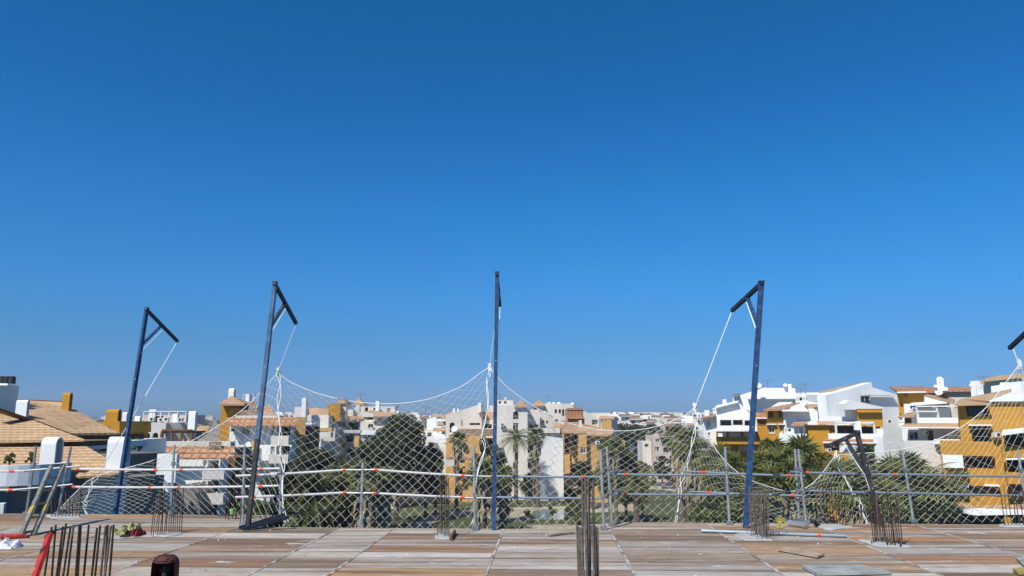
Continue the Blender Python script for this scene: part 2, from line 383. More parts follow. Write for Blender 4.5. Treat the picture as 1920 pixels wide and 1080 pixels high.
    def chim(s, x0, x1, yt, yb, Y, m='white', dep=None, name='chimney', yaw=0, side=4):   # barrel-topped chimney, its open end to the right
        dep = side*Y*Y/(F*abs(at(x1, yt, Y).x)); Y = Y+.001
        P = Plane(x0, Y, yaw, yt)
        (u0, z0), (u1, _), (_, z1), _ = rect2(P, (x0, yt, x1, yb)); z0 -= 0.4
        W = u1-u0; D = dep or W*1.0; r = D/2; mb = MB(); t = min(.12, D*.14)
        def prof(rr, dd):
            pts = [(r-rr, z0)]
            for k in range(9):
                a = math.pi-math.pi*k/8; pts.append((r+rr*math.cos(a), z1-r+rr*math.sin(a)))
            pts.append((r+rr, z0)); return pts
        po = prof(r, 0); pi_ = prof(r-t, 0)
        for i in range(len(po)-1):
            a, b = po[i], po[i+1]; mb.face([P.wd(u0, a[1], a[0]), P.wd(u1, a[1], a[0]), P.wd(u1, b[1], b[0]), P.wd(u0, b[1], b[0])], m)
            c, d = pi_[i], pi_[i+1]; mb.face([P.wd(u0+t, c[1], c[0]), P.wd(u1, c[1], c[0]), P.wd(u1, d[1], d[0]), P.wd(u0+t, d[1], d[0])][::-1], m)
            mb.face([P.wd(u1, a[1], a[0]), P.wd(u1, c[1], c[0]), P.wd(u1, d[1], d[0]), P.wd(u1, b[1], b[0])], m)
        mb.face([P.wd(u0, q[1], q[0]) for q in po], m)
        # the lower half of the open end is walled up
        zm = z0+(z1-z0)*.45
        mb.face([P.wd(u1-.05, z0, t), P.wd(u1-.05, z0, D-t), P.wd(u1-.05, zm, D-t), P.wd(u1-.05, zm, t)], m)
        o = mb.build(name, s.root)
        mb = MB(); mb.face([P.wd(u0+t*1.5, z0, t), P.wd(u0+t*1.5, z0, D-t), P.wd(u0+t*1.5, z1-t*2, D-t), P.wd(u0+t*1.5, z1-t*2, t)], 'dark'); mb.build('flue', o)
    def stack(s, x0, x1, yt, yb, Y, m='white', dep=0.8):
        return s.blk('chimney', m, Y, (x0, yt, x1, yb+3), dep)
    def par(s, x0, x1, yt, yb, Y, m='white', dep=0.25, yaw=0, name='balcony'):    # balcony front with its side walls and floor
        P = Plane(x0 if not s.auto else s.pc, Y, yaw or s.ay); (u0, z0), (u1, _), (_, z1), _ = rect2(P, (x0, yt, x1, yb)); mb = MB(); dd = max(1.3, dep)
        def sl(a0, a1, b0, b1, f, bk):
            c = [P.wd(a0, b0, f), P.wd(a1, b0, f), P.wd(a1, b1, f), P.wd(a0, b1, f), P.wd(a0, b0, bk), P.wd(a1, b0, bk), P.wd(a1, b1, bk), P.wd(a0, b1, bk)]
            mb.add(c, [(0, 1, 2, 3), (7, 6, 5, 4), (0, 4, 5, 1), (1, 5, 6, 2), (2, 6, 7, 3), (3, 7, 4, 0)], m)
        sl(u0, u1, z0, z1, 0, .15); sl(u0, u0+.15, z0, z1, .153, dd); sl(u1-.15, u1, z0, z1, .153, dd); sl(u0+.153, u1-.153, z0, z0+.15, .153, dd)
        return mb.build(name, s.root)
    def frame(s, x0, x1, yt, yb, Y, m='frame_white', nx=3, name='pergola', w=.12, dep=2.5):
        a = s.pt(x0, yb, Y); b = s.pt(x1, yb, Y); zt = s.pt((x0+x1)/2, yt, Y).z; mb = MB()
        for k in range(nx):
            p = a.lerp(b, k/(nx-1))
            mb.box((p.x, p.y, (p.z+zt)/2), (w, w, zt-p.z), m); mb.box((p.x, p.y+dep/2, zt+w/2), (w, dep, w), m)
        mb.bar(Vector((a.x, a.y, zt+w*1.55)), Vector((b.x, b.y, zt+w*1.55)), w*1.1, w, m)
        return mb.build(name, s.root)
DISH = []
def dish(px, py, Y, rpx, label):
    r = rpx/F*Y; c = at(px, py, Y); root = thing('satellite_dish', label, 'dish', (c.x, c.y, c.z-r*1.5), 'satellite dishes on the roofs')
    mb = MB(); nrm = Vector((-.35, -.85, .35)).normalized(); x = nrm.cross(Vector((0, 0, 1))).normalized(); y = x.cross(nrm)
    N = 14; vs = [c-nrm*r*.22]
    for rr, d in ((.5, .16), (1, 0)):
        for k in range(N):
            a = 2*math.pi*k/N; vs.append(c+(x*math.cos(a)+y*math.sin(a))*r*rr-nrm*r*d)
    fs = [(0, 1+k, 1+(k+1) % N) for k in range(N)]+[(1+k, 1+N+k, 1+N+(k+1) % N, 1+(k+1) % N) for k in range(N)]
    mb.add(vs, fs, 'frame_white'); mb.build('reflector', root)
    mb = MB(); mb.tube([c-nrm*r*.2, c-nrm*r*.45+Vector((0, 0, -.3*r)), c+Vector((0, .3*r, -1.5*r))], max(.03, r*.07), 'metal_grey'); mb.build('mast', root)
    mb = MB(); mb.tube([c-y*r, c-y*r*.5+nrm*r*.9], max(.015, r*.03), 'metal_grey', 4); mb.box(c-y*r*.45+nrm*r*.95, (r*.16,)*3, 'metal_grey'); mb.build('feed_arm', root)
def antenna(px, yt, yb, Y, label):
    a = at(px, yb, Y); b = at(px, yt, Y); root = thing('aerial', label, 'antenna', a, 'television aerials'); b.x = a.x
    mb = MB(); mb.tube([a, b], .035, 'metal_grey', 4); mb.build('mast', root)
    mb = MB(); h = (b-a).z
    mb.tube([b+Vector((-.7, 0, -.1)), b+Vector((.7, 0, -.1))], .02, 'metal_grey', 4)
    for k in range(6): q = b+Vector((-.6+k*.24, 0, -.1)); mb.tube([q+Vector((0, -.2, -.2)), q+Vector((0, .2, .2))], .015, 'metal_grey', 3)
    mb.build('crossbar', root)
def aircon(px, py, Y, wpx, label):
    c = at(px, py, Y); w_ = wpx/F*Y; h = w_*.75; root = thing('air_conditioner', label, 'air conditioner', (c.x, c.y, c.z-h/2), 'air conditioning units on the roofs')
    mb = MB(); mb.box(c, (w_, .4, h), 'frame_white'); mb.build('casing', root)
    mb = MB(); q = c+Vector((w_*.12, -.215, 0)); mb.add([q+Vector((math.cos(a)*h*.38, 0, math.sin(a)*h*.38)) for a in [2*math.pi*k/12 for k in range(12)]], [tuple(range(12))], 'dark'); mb.build('fan', root)

# --- far left: tiled villas with barrel chimneys ---
b = Bld('nearest tiled villa at the left edge with a white barrel chimney below its roof', 40, 860, 26, 'tiled_villa')
b.roof([(-60, 829, 24.5), (158, 824, 24.5), (60, 787, 27.6), (0, 766, 29.4), (-60, 745, 31)], 'tile_tan')
b.blk('ridge_cap', 'shutter', 27.5, [(-5, 763.5), (60, 785), (158, 822), (158, 825), (60, 789.5), (-5, 768.5)], 0.5, 60, px=60)
b.blk('dark_eave_band', 'shutter', 25.1, (-60, 828, 146, 838), 2)  # dark band painted in for the shadow under the eave
b.blk('wall', 'white', 26.5, (-60, 832, 146, 845), 5, 0, holes=[(0, 834, 14, 846, 's'), (18, 834, 60, 846, 's'), (80, 834, 130, 846, 's')])
b.blk('wall', 'white', 22, (-60, 882, 60, 1100), 6, 62, px=60)
b.chim(75, 103, 820, 885, 21.5, 'white', side=15)
b = Bld('villa wing with a low tan roof ending at the chimney beside the first pole', 170, 900, 24, 'tiled_villa')
b.roof([(-60, 839, 24.2), (163, 837, 24.6), (222, 872, 23.0), (262, 880, 22.8), (215, 889, 22.2), (150, 893, 21.9), (118, 885, 21.9), (-60, 885, 21.9)], 'tile_tan')
b.blk('wall', 'white', 22.6, [(112, 888), (150, 895), (240, 890), (240, None), (112, None)], 2, 40, px=150)
b.chim(200, 234, 819, 880, 22.6, 'white', side=11)
b.blk('wall', 'white', 31, (150, 826, 206, 850), .95, 0, holes=[(160, 829, 181, 846), (186, 826, 203, 846, 'd')])
b = Bld('long tan tiled villa roof with an ochre barrel chimney on its ridge', 130, 830, 45, 'tiled_villa')
b.roof([(52, 751, 47), (115, 754, 47), (136, 765, 46.5), (180, 790, 45), (224, 812, 42.5), (132, 812, 41), (52, 780, 42)], 'tile_tan')
b.blk('ridge_cap', 'shutter', 47, [(36, 748.5), (115, 752), (115, 754.5), (36, 751)], 0.4)
b.blk('wall', 'white', 44, (120, 826, 222, 860), 6, 0, holes=[(186, 828, 203, 846, 'd')])
b.blk('dark_eave_band', 'shutter', 42.6, (128, 814, 220, 826), 3)  # dark band standing in for the openings under this eave
b.chim(116, 130, 736, 768, 45.5, 'ochre', side=6)
b.chim(29, 50, 750, 785, 41.5, 'white', side=5)
b = Bld('ochre gable end with a wide ochre barrel chimney and a round ochre terrace', 212, 812, 48, 'tiled_villa')
b.chim(198, 221, 767, 792, 47, 'ochre', side=7)
b.blk('wall', 'ochre', 46.5, [(192, 790), (224, 790), (224, 812), (218, 812)], 4)
b.blk('wall', 'ochre', 47.5, (224, 792, 246, 850), 3, 66, px=224)
mb = MB(); c = at(257, 812, 50)
for k in range(16):
    a0 = 2*math.pi*k/16; a1 = 2*math.pi*(k+1)/16; rr = .62; z0 = at(257, 830, 50).z; z1 = at(257, 795, 50).z
    def q(a, r, z): return (c.x+math.cos(a)*r, 50+math.sin(a)*r, z)
    zz = lambda a: z1-.35*(1-math.cos(a))*.7
    mb.face([q(a0, rr*.6, z0), q(a1, rr*.6, z0), q(a1, rr*1.05, z0+.5), q(a0, rr*1.05, z0+.5)], 'ochre')
    mb.face([q(a0, rr*1.05, z0+.5), q(a1, rr*1.05, z0+.5), q(a1, rr*1.05, zz(a1)), q(a0, rr*1.05, zz(a0))], 'ochre')
mb.build('round_balcony', b.root)
b.chim(229, 237, 773, 792, 52, 'white', dep=.7); b.chim(252, 262, 780, 792, 52, 'white', dep=.7)
b.blk('wall', 'white', 51.5, (238, 791, 268, 830), .5)
b = Bld('tall grey stair block at the left edge carrying dark water tanks', 5, 772, 52, 'stair_block')
b.blk('wall', 'white', 43, (-40, 722, 34, None), 5, 66, px=10)
b.blk('parapet', 'white', 42.9, (-40, 719, 14, 728), .6)
mb = MB()
for x in (3, 12, 21): p = at(x, 722, 44); mb.tube([p, p+Vector((0, 0, .5))], .16, 'tank_black', 10)
mb.box(at(12, 716, 44.6), (.9, .3, .55), 'tank_black')
single(mb, 'water_tank', 'dark water tanks on top of the grey stair block at the left edge', 'water tank', at(12, 722, 44))
# near-left curved white balcony walls in shade
b = Bld('curved white terrace walls below deck level behind the leaning ladder', 60, 960, 20, 'terrace_house')
def curved(root, px, yt, yb, Y, rad, a0, a1, m, name, cut=0.0):
    c = at(px, yt, Y); zt = c.z; zb = at(px, yb, Y).z; mb = MB(); N = 14
    for k in range(N):
        A = R(a0+(a1-a0)*k/N); B = R(a0+(a1-a0)*(k+1)/N)
        za = zb+cut*(1-math.cos(R(90)*(k/N))); zc = zb+cut*(1-math.cos(R(90)*((k+1)/N)))
        for r_, fl in ((rad, 1), (rad-.2, -1)):
            f = [(c.x+r_*math.cos(A), Y+r_*math.sin(A), za), (c.x+r_*math.cos(B), Y+r_*math.sin(B), zc), (c.x+r_*math.cos(B), Y+r_*math.sin(B), zt), (c.x+r_*math.cos(A), Y+r_*math.sin(A), zt)]
            mb.face(f[::fl], m)
        mb.face([(c.x+rad*math.cos(A), Y+rad*math.sin(A), zt), (c.x+rad*math.cos(B), Y+rad*math.sin(B), zt), (c.x+(rad-.2)*math.cos(B), Y+(rad-.2)*math.sin(B), zt), (c.x+(rad-.2)*math.cos(A), Y+(rad-.2)*math.sin(A), zt)], m)
        mb.face([(c.x+rad*math.cos(A), Y+rad*math.sin(A), za), (c.x+(rad-.2)*math.cos(A), Y+(rad-.2)*math.sin(A), za), (c.x+(rad-.2)*math.cos(B), Y+(rad-.2)*math.sin(B), zc), (c.x+rad*math.cos(B), Y+rad*math.sin(B), zc)], m)
    return mb.build(name, root)
curved(b.root, 40, 868, 905, 19.2, 1.1, -140, 20, 'white', 'round_balcony')
b.blk('wall', 'shade_grey', 18.5, (8, 880, 70, 1100), 4, 66, px=10)
b.blk('wall', 'shade_grey', 20.5, (60, 885, 150, 1100), 5, 64, px=60)
curved(b.root, 30, 936, 980, 16.5, .9, -150, -70, 'white', 'garden_wall')
b = Bld('low courtyard house with shade-grey walls behind the net beside the first blue pole', 200, 960, 27, 'courtyard_house')
b.blk('wall', 'shade_grey', 26, (140, 897, 300, 1100), 3, 62, px=140)
b.blk('terrace_wall', 'shade_grey', 38, (236, 850, 302, 1000), 3, 55, px=236)
b.blk('wall', 'white', 37, (293, 851, 330, 905), .3)
b.blk('garden_wall', 'white', 30, [(302, 900), (312, 915), (322, 935), (322, 960), (302, 950)], .3)

# --- arcaded house ---
b = Bld('pale flat-topped house with two dark arches and roof terrace full of air conditioning', 330, 850, 62, 'arcaded_house')
b.blk('wall', 'pale', 60, (269, 793, 309, 860), 6, 0, holes=[(269.8, 811, 281, 828, 'a'), (285.5, 811, 296.5, 828, 'a'), (300, 811, 307, 828, 'd')])
b.blk('wall', 'pale', 60.3, (309, 792, 368, 850), 6, 40, px=309)
b.blk('parapet', 'cream', 58.5, (262, 828, 432, 842), 1.0)
b.blk('wall', 'shade_grey', 61.4, (262, 842, 430, 900), 5)
b.frame(268, 348, 774, 793, 61, 'frame_white', 6, 'glass_screen', .07, 1.2)
b.blk('penthouse', 'pinkwall', 64, (270, 778, 348, 795), 4, 0, holes=[(288, 780, 306, 792, 's')])
b.chim(279, 291, 768, 780, 64, 'white', dep=.8); b.chim(323, 332, 775, 792, 61, 'white', dep=.8); b.chim(353, 366, 771, 796, 60, 'white', dep=1.1)
b.roof([(365, 798, 66), (394, 799, 66), (388, 810, 63), (362, 828, 61), (338, 828, 61)], 'tile_tan')
b.frame(302, 358, 812, 828, 59.5, 'shutter', 4, 'pergola', .14, 2.5)
b.strip(283, 440, 836, 849, 58, 1.6, 'tile_orange')
b.strip(392, 416, 828, 838, 57.9, .8, 'tile_old')
for k, (x, y) in enumerate(((285, 786), (302, 787), (312, 786), (338, 787))): aircon(x, y, 60.8, 9, ['first', 'second', 'third', 'fourth'][k]+' grey air conditioning unit from the left behind the arcaded house parapet')
# lower white house with windows
b = Bld('low white house with stacked windows and balconies seen through the left rails', 380, 950, 50, 'white_house')
b.blk('wall', 'white', 50, (333, 862, 412, None), 6, 0, holes=[(380.5, 863, 388, 876), (379, 902, 386, 924), (390, 863, 410, 880, 'd'), (389, 902, 409, 924, 'd')])
b.par(379, 420, 882, 899, 48.8, 'pale'); b.par(375, 418, 925, 946, 48.8, 'pale')
b.blk('wall', 'shutter', 51.5, (408, 858, 440, None), 4)
b.blk('vault_wall', 'shade_grey', 47, [(322, None), (322, 914), (335, 911), (350, 914), (364, 926), (372, 940), (376, 960), (376, None)], 3)
b.strip(300, 430, 851, 858, 49.5, .8, 'tile_orange')
b.blk('column', 'white', 49, (383, 947, 387, None), .3); b.blk('column', 'white', 49, (406, 947, 409, None), .3)

# --- ochre stair tower and the white flats beside the second pole ---
b = Bld('square ochre stair tower with a pyramid tile roof beside a white chimney', 432, 850, 78, 'stair_tower')
b.blk('wall', 'ochre', 78, (414, 757, 451, None), 2.4, 8, px=414); b.blk('wall_panel', 'ochre', 77.7, (424, 764, 447, 840), .5, 8, px=424)
b.blk('window_surround', 'apricot', 77.55, (432, 768, 437, 774), .1)
b.hip(410, 458, 742, 757, 77, 3.2)
b.chim(428, 438, 728, 750, 81, 'white', dep=.9)
b = Bld('white flats with an orange tiled eave and curved balconies behind the second blue pole', 500, 930, 74)
b.blk('wall', 'white', 74, (430, 797, 548, None), 8, 0, holes=[(452, 800, 468, 815.5, 'w'), (509, 800, 516, 815, 'w'), (519, 800, 545, 817, 'd'), (507, 837, 515, 852, 'w'), (518, 836, 543, 852, 'd'), (507, 868, 515, 884, 'w'), (518, 868, 543, 886, 'd'), (507, 905, 515, 920, 'w'), (518, 900, 543, 920, 'd')])
b.par(508, 541, 817, 834, 72.4, 'cream'); b.par(503, 540, 852, 869, 72.4, 'cream'); b.par(500, 538, 885, 905, 72.4, 'cream'); b.par(500, 538, 920, 940, 72.4, 'cream')
b.strip(424, 556, 783, 796, 73.6, 2.2, 'tile_orange')
b.blk('parapet', 'cream', 74.5, (440, 779, 520, 787), 2)
b.roof([(452, 755, 79), (478, 752, 79), (486, 780, 76), (448, 781, 76)], 'tile_old'); b.roof([(474, 760, 80), (506, 760, 80), (516, 780, 77), (470, 780, 77)], 'tile')
b.stack(460, 467, 739, 760, 80); b.stack(486, 492, 752, 765, 82, 'cream')
b.blk('wall', 'apricot', 74.6, (548, 782, 573, 815), 5, 20, px=548); b.blk('wall', 'apricot', 75.4, [(546, 815), (572, 815), (556, 850), (554, None), (546, None)], 4)
b.blk('wall', 'shutter', 77, (545, 800, 580, None), 4)
b.strip(530, 560, 782, 795, 76, 1.5, 'tile_orange'); b.frame(456, 475, 742, 752, 82, 'frame_white', 4, 'roof_rail', .08, 1)
b.blk('terrace_wall', 'white', 70, [(446, 848), (452, 843), (470, 843), (470, 868), (458, 868)], 3); b.blk('terrace_wall', 'cream', 70.5, (440, 838, 448, 870), 2)
b.par(446, 470, 852, 872, 68.5, 'white', name='round_balcony')
b.blk('wall', 'apricot', 71.5, (470, 828, 478, 846), 1)
dish(465, 834, 69, 6.5, 'white satellite dish beside the second blue pole above the curved balcony')
b = Bld('white penthouse block with a tall thin chimney left of the ochre box', 580, 850, 100)
b.stack(565, 573, 746, 800, 98); b.blk('wall', 'cream', 100, (556, 778, 616, 802), 8, 0, holes=[(575, 770+20, 582, 799, 'w')])
b.blk('wall', 'cream', 104, (552, 763, 570, 782), 5); b.strip(580, 600, 765, 778, 103, 3, 'tile'); b.strip(598, 616, 766, 778, 102.6, 3, 'tile')
b.blk('wall', 'pale', 99.2, (560, 802, 628, None), 7, 0, holes=[(592, 804, 616, 812, 'd'), (575, 818, 590, 828, 'd'), (600, 846, 615, 856, 'd')])
b.par(584, 622, 802, 809, 97, 'apricot'); b.par(568, 580, 832, 847, 96.6, 'white'); b.par(585, 601, 830, 845, 96.4, 'white'); b.blk('wall', 'white', 98, (572, 792, 584, 818), 2)
b.par(584, 620, 810, 820, 97, 'cream')
b = Bld('flats stepping down behind the net with a square ochre stair box on top', 650, 860, 105)
b.blk('stair_box', 'ochre', 102, (614, 757, 638, 790), 6, 12, px=614)
b.blk('wall', 'cream', 106, (622, 790, 752, None), 9, 0, holes=[(642, 792, 650, 804, 'w'), (652, 792, 672, 806, 'd'), (690, 795, 700, 803, 'w'), (640, 815, 662, 828, 'd'), (675, 820, 690, 832, 'd'), (650, 842, 665, 855, 'd'), (708, 812, 720, 824, 'd')])
b.hip(632, 650, 745, 755, 108, 3.5); b.hip(662, 682, 746, 757, 112, 3.5); b.blk('wall', 'cream', 108.3, (634, 755, 648, 792), 3); b.blk('wall', 'cream', 112.3, (664, 757, 680, 780), 3)
b.blk('wall', 'cream', 105, (652, 768, 662, 790), 3); b.blk('wall', 'cream', 109, (666, 762, 740, 792), 4, 0, holes=[(672, 768, 676, 775), (684, 764, 690, 772, 'd'), (700, 765, 712, 773, 'd'), (726, 765, 732, 773, 'w')])
b.stack(704, 711, 752, 768, 107); b.stack(733, 741, 768, 782, 104, 'cream'); b.stack(743, 748, 770, 786, 103); b.stack(667, 674, 759, 770, 106, 'cream')
b.roof([(694, 768, 110), (712, 766, 110), (722, 774, 105), (690, 774, 105)], 'tile'); b.strip(652, 700, 780, 785, 104.6, 1.6, 'tile'); b.strip(700, 742, 773, 780, 104, 2.5, 'tile')
b.par(680, 700, 774, 782, 103.5, 'cream'); b.par(676, 705, 806, 815, 103, 'white'); b.par(678, 704, 818, 828, 103.4, 'white'); b.par(640, 678, 806, 812, 103, 'pale')
b.par(634, 648, 828, 840, 102.5, 'apricot'); b.blk('wall', 'apricot', 103, (664, 818, 673, 838), 1.5); b.par(638, 648, 855, 866, 102, 'apricot'); b.par(682, 694, 840, 850, 103, 'white')
antenna(746, 755, 775, 104, 'thin rooftop aerial at the right end of the ochre box flats')
antenna(797, 762, 800, 110, 'dark rooftop aerial standing over the crown of the big dark tree')
# --- centre ---
b = Bld('group of small white stepped flats right of the big dark tree', 805, 870, 128)
for i, (x0, y0, x1, Y, h) in enumerate(((800, 785, 835, 136, 1), (784, 806, 812, 128, 1), (812, 800, 838, 126, 1), (782, 824, 818, 124, 1), (815, 818, 842, 123, 1), (824, 847, 838, 119, 0))):
    hs = [((x0+x1)/2-5, y0+5, (x0+x1)/2-1, y0+11, 'w'), ((x0+x1)/2+3, y0+5, x1-3, y0+14, 'd')] if h else []
    b.blk('wall', 'cream' if i % 2 else 'white', Y, (x0, y0, x1, None), 8, 0, holes=hs)
b.strip(786, 797, 800, 806, 127, 1.4); b.strip(812, 836, 802, 807, 124.5, 1.4); b.strip(822, 838, 790, 796, 125.5, 2); b.stack(812, 818, 782, 800, 130); b.stack(789, 792, 795, 802, 128)
b.par(780, 812, 818, 825, 121.5, 'white'); b.par(812, 840, 824, 830, 121, 'white'); b.par(790, 804, 838, 843, 121.6, 'cream')
b = Bld('white gable-topped block with a single arched window left of the central pole', 870, 870, 122)
b.blk('wall', 'cream', 122, [(836, 778), (850, 774), (903, 757), (904, None), (836, None)], 9, 0, holes=[(843, 792, 853, 810, 'a'), (865, 788, 867, 798, 'p'), (880, 793, 900, 797, 'p'), (842, 815, 847, 830, 'w')])
b.stack(896, 902, 755, 770, 121); b.stack(849, 853, 766, 775, 124); b.stack(857, 860, 766, 775, 124); b.roof([(826, 782, 127), (838, 775, 127), (850, 770, 127), (850, 776, 123), (828, 785, 123)], 'tile')
b.strip(905, 926, 772, 788, 124, 3.5, 'tile'); b.blk('wall', 'cream', 122.8, (903, 788, 930, None), 8, 0, holes=[(905, 795, 922, 803, 'd')]); b.blk('wall', 'cream', 127, (915, 760, 932, 790), 4)
b = Bld('apricot block with an old tile eave left of the central pole', 880, 885, 116)
b.blk('wall', 'apricot', 116, (836, 822, 926, None), 7, 0, holes=[(895, 822, 925, 838, 'd'), (852, 861, 884, 868, 'd'), (853, 880, 880, 890, 'd')]); b.blk('wall', 'apricot', 114.6, (868, 817, 903, None), 3)
b.strip(852, 926, 804, 816, 116, 2.0, 'tile_old'); b.par(836, 862, 848, 860, 113.6, 'apricot'); b.par(836, 890, 868, 874, 112.5, 'apricot'); b.par(826, 852, 862, 874, 112, 'cream'); b.strip(836, 888, 857, 861, 113, 1, 'tile_old')
b.blk('wall', 'cream', 117, (826, 838, 838, None), 5); dish(852, 804, 112.5, 6.5, 'white satellite dish above the apricot block eave by the gable')
b = Bld('tall plain white tower block with arched and square windows right of the central pole', 955, 890, 118)
b.blk('wall', 'cream', 118, (926, 759, 989, None), 9, 0, holes=[(962, 771, 972, 786, 'a'), (962, 793, 972, 808, 'w'), (962, 831, 972, 846, 'w'), (962, 866, 972, 880, 'w')])
b.hip(964, 990, 749, 762, 117.6, 3.5); b.blk('roof_parapet', 'cream', 119, (932, 750, 962, 760), 1.5, 0, holes=[(935, 752, 939, 757, 'p'), (945, 752, 950, 757, 'p')]); b.stack(946, 949, 745, 752, 119.5)
b = Bld('white block with stepped balconies between the tower and the white gable end behind two palms', 1000, 890, 120)
b.blk('wall', 'cream', 121, (989, 768, 1012, None), 8, 0, holes=[(991, 796, 1010, 810, 'd'), (991, 836, 1008, 850, 'd'), (991, 862, 1006, 878, 'd')]); b.par(988, 1010, 850, 860, 117.5, 'cream'); b.par(988, 1010, 808, 814, 117.8, 'pale'); b.par(988, 1008, 878, 886, 117.2, 'cream')
b = Bld('white rooftop block with a row of small arches and a pyramid tile turret', 1035, 800, 135)
b.blk('wall', 'cream', 135, (1018, 757, 1075, None), 9, 0, holes=[(1040, 767, 1044.5, 775, 'a'), (1047.5, 767, 1052, 775, 'a'), (1054, 767, 1058, 780, 'a'), (1060, 767, 1064, 780, 'a')])
b.blk('wall', 'cream', 134, (998, 760, 1019, 790), 5, 0, holes=[(1003, 763, 1009, 773, 'w')]); b.hip(997, 1023, 748, 760, 132.5, 4.5)
b.blk('wall', 'cream', 130, [(996, 775), (1022, 770), (1050, 785), (1060, 800), (1060, None), (992, None)], 3, 0, holes=[(1016, 788, 1021, 794, 'a'), (1024, 788, 1028, 794, 'a'), (1041, 786, 1047, 792, 'w')])
for x in (1026, 1035, 1045): b.stack(x, x+6, 754, 760, 137)
b.strip(1004, 1058, 802, 812, 118.5, 2, 'tile_old'); b.strip(1036, 1060, 795, 805, 122, 3, 'tile')
b = Bld('blank bluish-white gable end behind the second tall palm', 1030, 890, 116)
b.blk('wall', 'white', 116, (1008, 815, 1056, None), 8, 6, px=1008)
b.blk('wall', 'cream', 115.8, (1000, 803, 1050, 812), 2)
b = Bld('apricot flats with brown tiled roofs and dark recessed balconies right of the blank white gable', 1100, 890, 114)
b.blk('wall', 'apricot', 114, (1098, 818, 1148, None), 8, 0); b.blk('wall', 'apricot', 116.5, (1056, 812, 1100, None), 7, 0, holes=[(1058, 815, 1069, 850, 'd'), (1058, 852, 1069, 888, 'd'), (1072, 815, 1085, 830, 'd'), (1072, 835, 1085, 870, 'd'), (1089, 816, 1100, 826, 'd')])
b.blk('wall', 'apricot', 113, (1085, 812, 1100, None), 3, 0, holes=[(1089, 838, 1098, 850, 'w'), (1090, 864, 1098, 875, 'w')])
b.strip(1098, 1150, 803, 815, 114, 2.4); b.roof([(1060, 792, 124), (1082, 791, 124), (1104, 800, 120), (1098, 811, 113), (1052, 811, 113)], 'tile'); b.strip(1084, 1112, 800, 812, 116, 3)
b.stack(1086, 1091, 788, 804, 116, 'cream'); b.blk('wall', 'apricot', 127, (1064, 784, 1096, 802), 5, 0, holes=[(1070, 790, 1073, 794, 'a'), (1077, 790, 1080, 794, 'a')]); b.frame(1063, 1092, 772, 784, 126.5, 'tile_orange', 9, 'roof_rail', .3, 2)
b.roof([(1072, 773, 129), (1088, 773, 129), (1096, 783, 126), (1064, 783, 126)], 'tile_orange')
b.blk('wall', 'apricot', 118, [(1096, 795), (1148, 807), (1148, 812), (1096, 812)], 3)
dish(1073, 757, 134, 3, 'small satellite dish on the roof corner of the block with small arches'); antenna(1079, 758, 776, 128, 'thin aerial above the terracotta rooftop rail')
b = Bld('white monopitch house with an apricot bay behind the brown tiled roofs', 1120, 810, 140)
b.blk('wall', 'cream', 140, [(1088, 774), (1096, 771), (1124, 784), (1124, None), (1088, None)], 8, 0, holes=[(1110, 787, 1121, 796, 'd')]); b.blk('wall', 'cream', 143, (1110, 774, 1144, 790), 5); b.strip(1124, 1152, 780, 785, 140, 3)
b.blk('wall', 'apricot', 139, (1130, 785, 1147, None), 5, 0, holes=[(1133, 786, 1137, 788, 'w')]); b.blk('wall', 'pale', 139.4, (1147, 781, 1158, None), 5, 66, px=1147); b.blk('wall', 'shutter', 141, (1122, 785, 1131, 803), 2)
dish(1152, 775, 137, 3.2, 'white satellite dish at the end of the monopitch house roof against the sky')
b.blk('wall', 'apricot', 119, (1158, 826, 1172, 836), 3)
b = Bld('small bluish-white pavilion under a flat dark roof on the lawn', 1048, 915, 128, 'garden_pavilion')
b.blk('wall', 'white', 120, (1021, 889, 1076, 914), 4, 0, holes=[(1041, 894, 1048, 901, 'w')]); b.blk('roof', 'tile_old', 119.5, (1016, 885, 1060, 889), 5); b.blk('plinth', 'apricot', 118, (1074, 908, 1130, 916), .4)
b = Bld('pinkish-white three-storey house with small windows behind a white balustrade', 1240, 880, 150, 'white_house')
b.blk('wall', 'pinkwall', 150, (1224, 817, 1262, None), 8, 0, holes=[(1243, 822, 1253, 830, 'w'), (1229, 822, 1237, 829, 'w'), (1227, 838, 1236, 848, 'w'), (1244, 839, 1254, 848, 'd'), (1230, 856, 1236, 864, 'w')])
b.blk('wall', 'cream', 152, (1205, 828, 1224, None), 6, 0, holes=[(1209, 832, 1216, 838, 'd')]); b.blk('wall', 'pinkwall', 153, (1260, 830, 1285, None), 6, 0, holes=[(1262, 835, 1270, 842)]); b.strip(1234, 1258, 812, 816, 149.5, 2, 'tile_old'); b.strip(1255, 1290, 800, 806, 160, 3, 'tile_old')
mb = MB(); a = at(1236, 876, 143); c = at(1268, 876, 143)
for k in range(14): p = a.lerp(c, k/13); mb.tube([p, p+Vector((0, 0, .8))], .09, 'cream', 6)
mb.box((a+c)/2+Vector((0, 0, .85)), (c.x-a.x+.3, .25, .14), 'cream'); mb.box((a+c)/2+Vector((0, 0, -.5)), (c.x-a.x+.3, .25, 1.0), 'cream')
single(mb, 'balustrade', 'white balustrade wall in front of the pinkish-white house', 'balustrade', (a.x, a.y, a.z-1))
Bld.AUTO = True
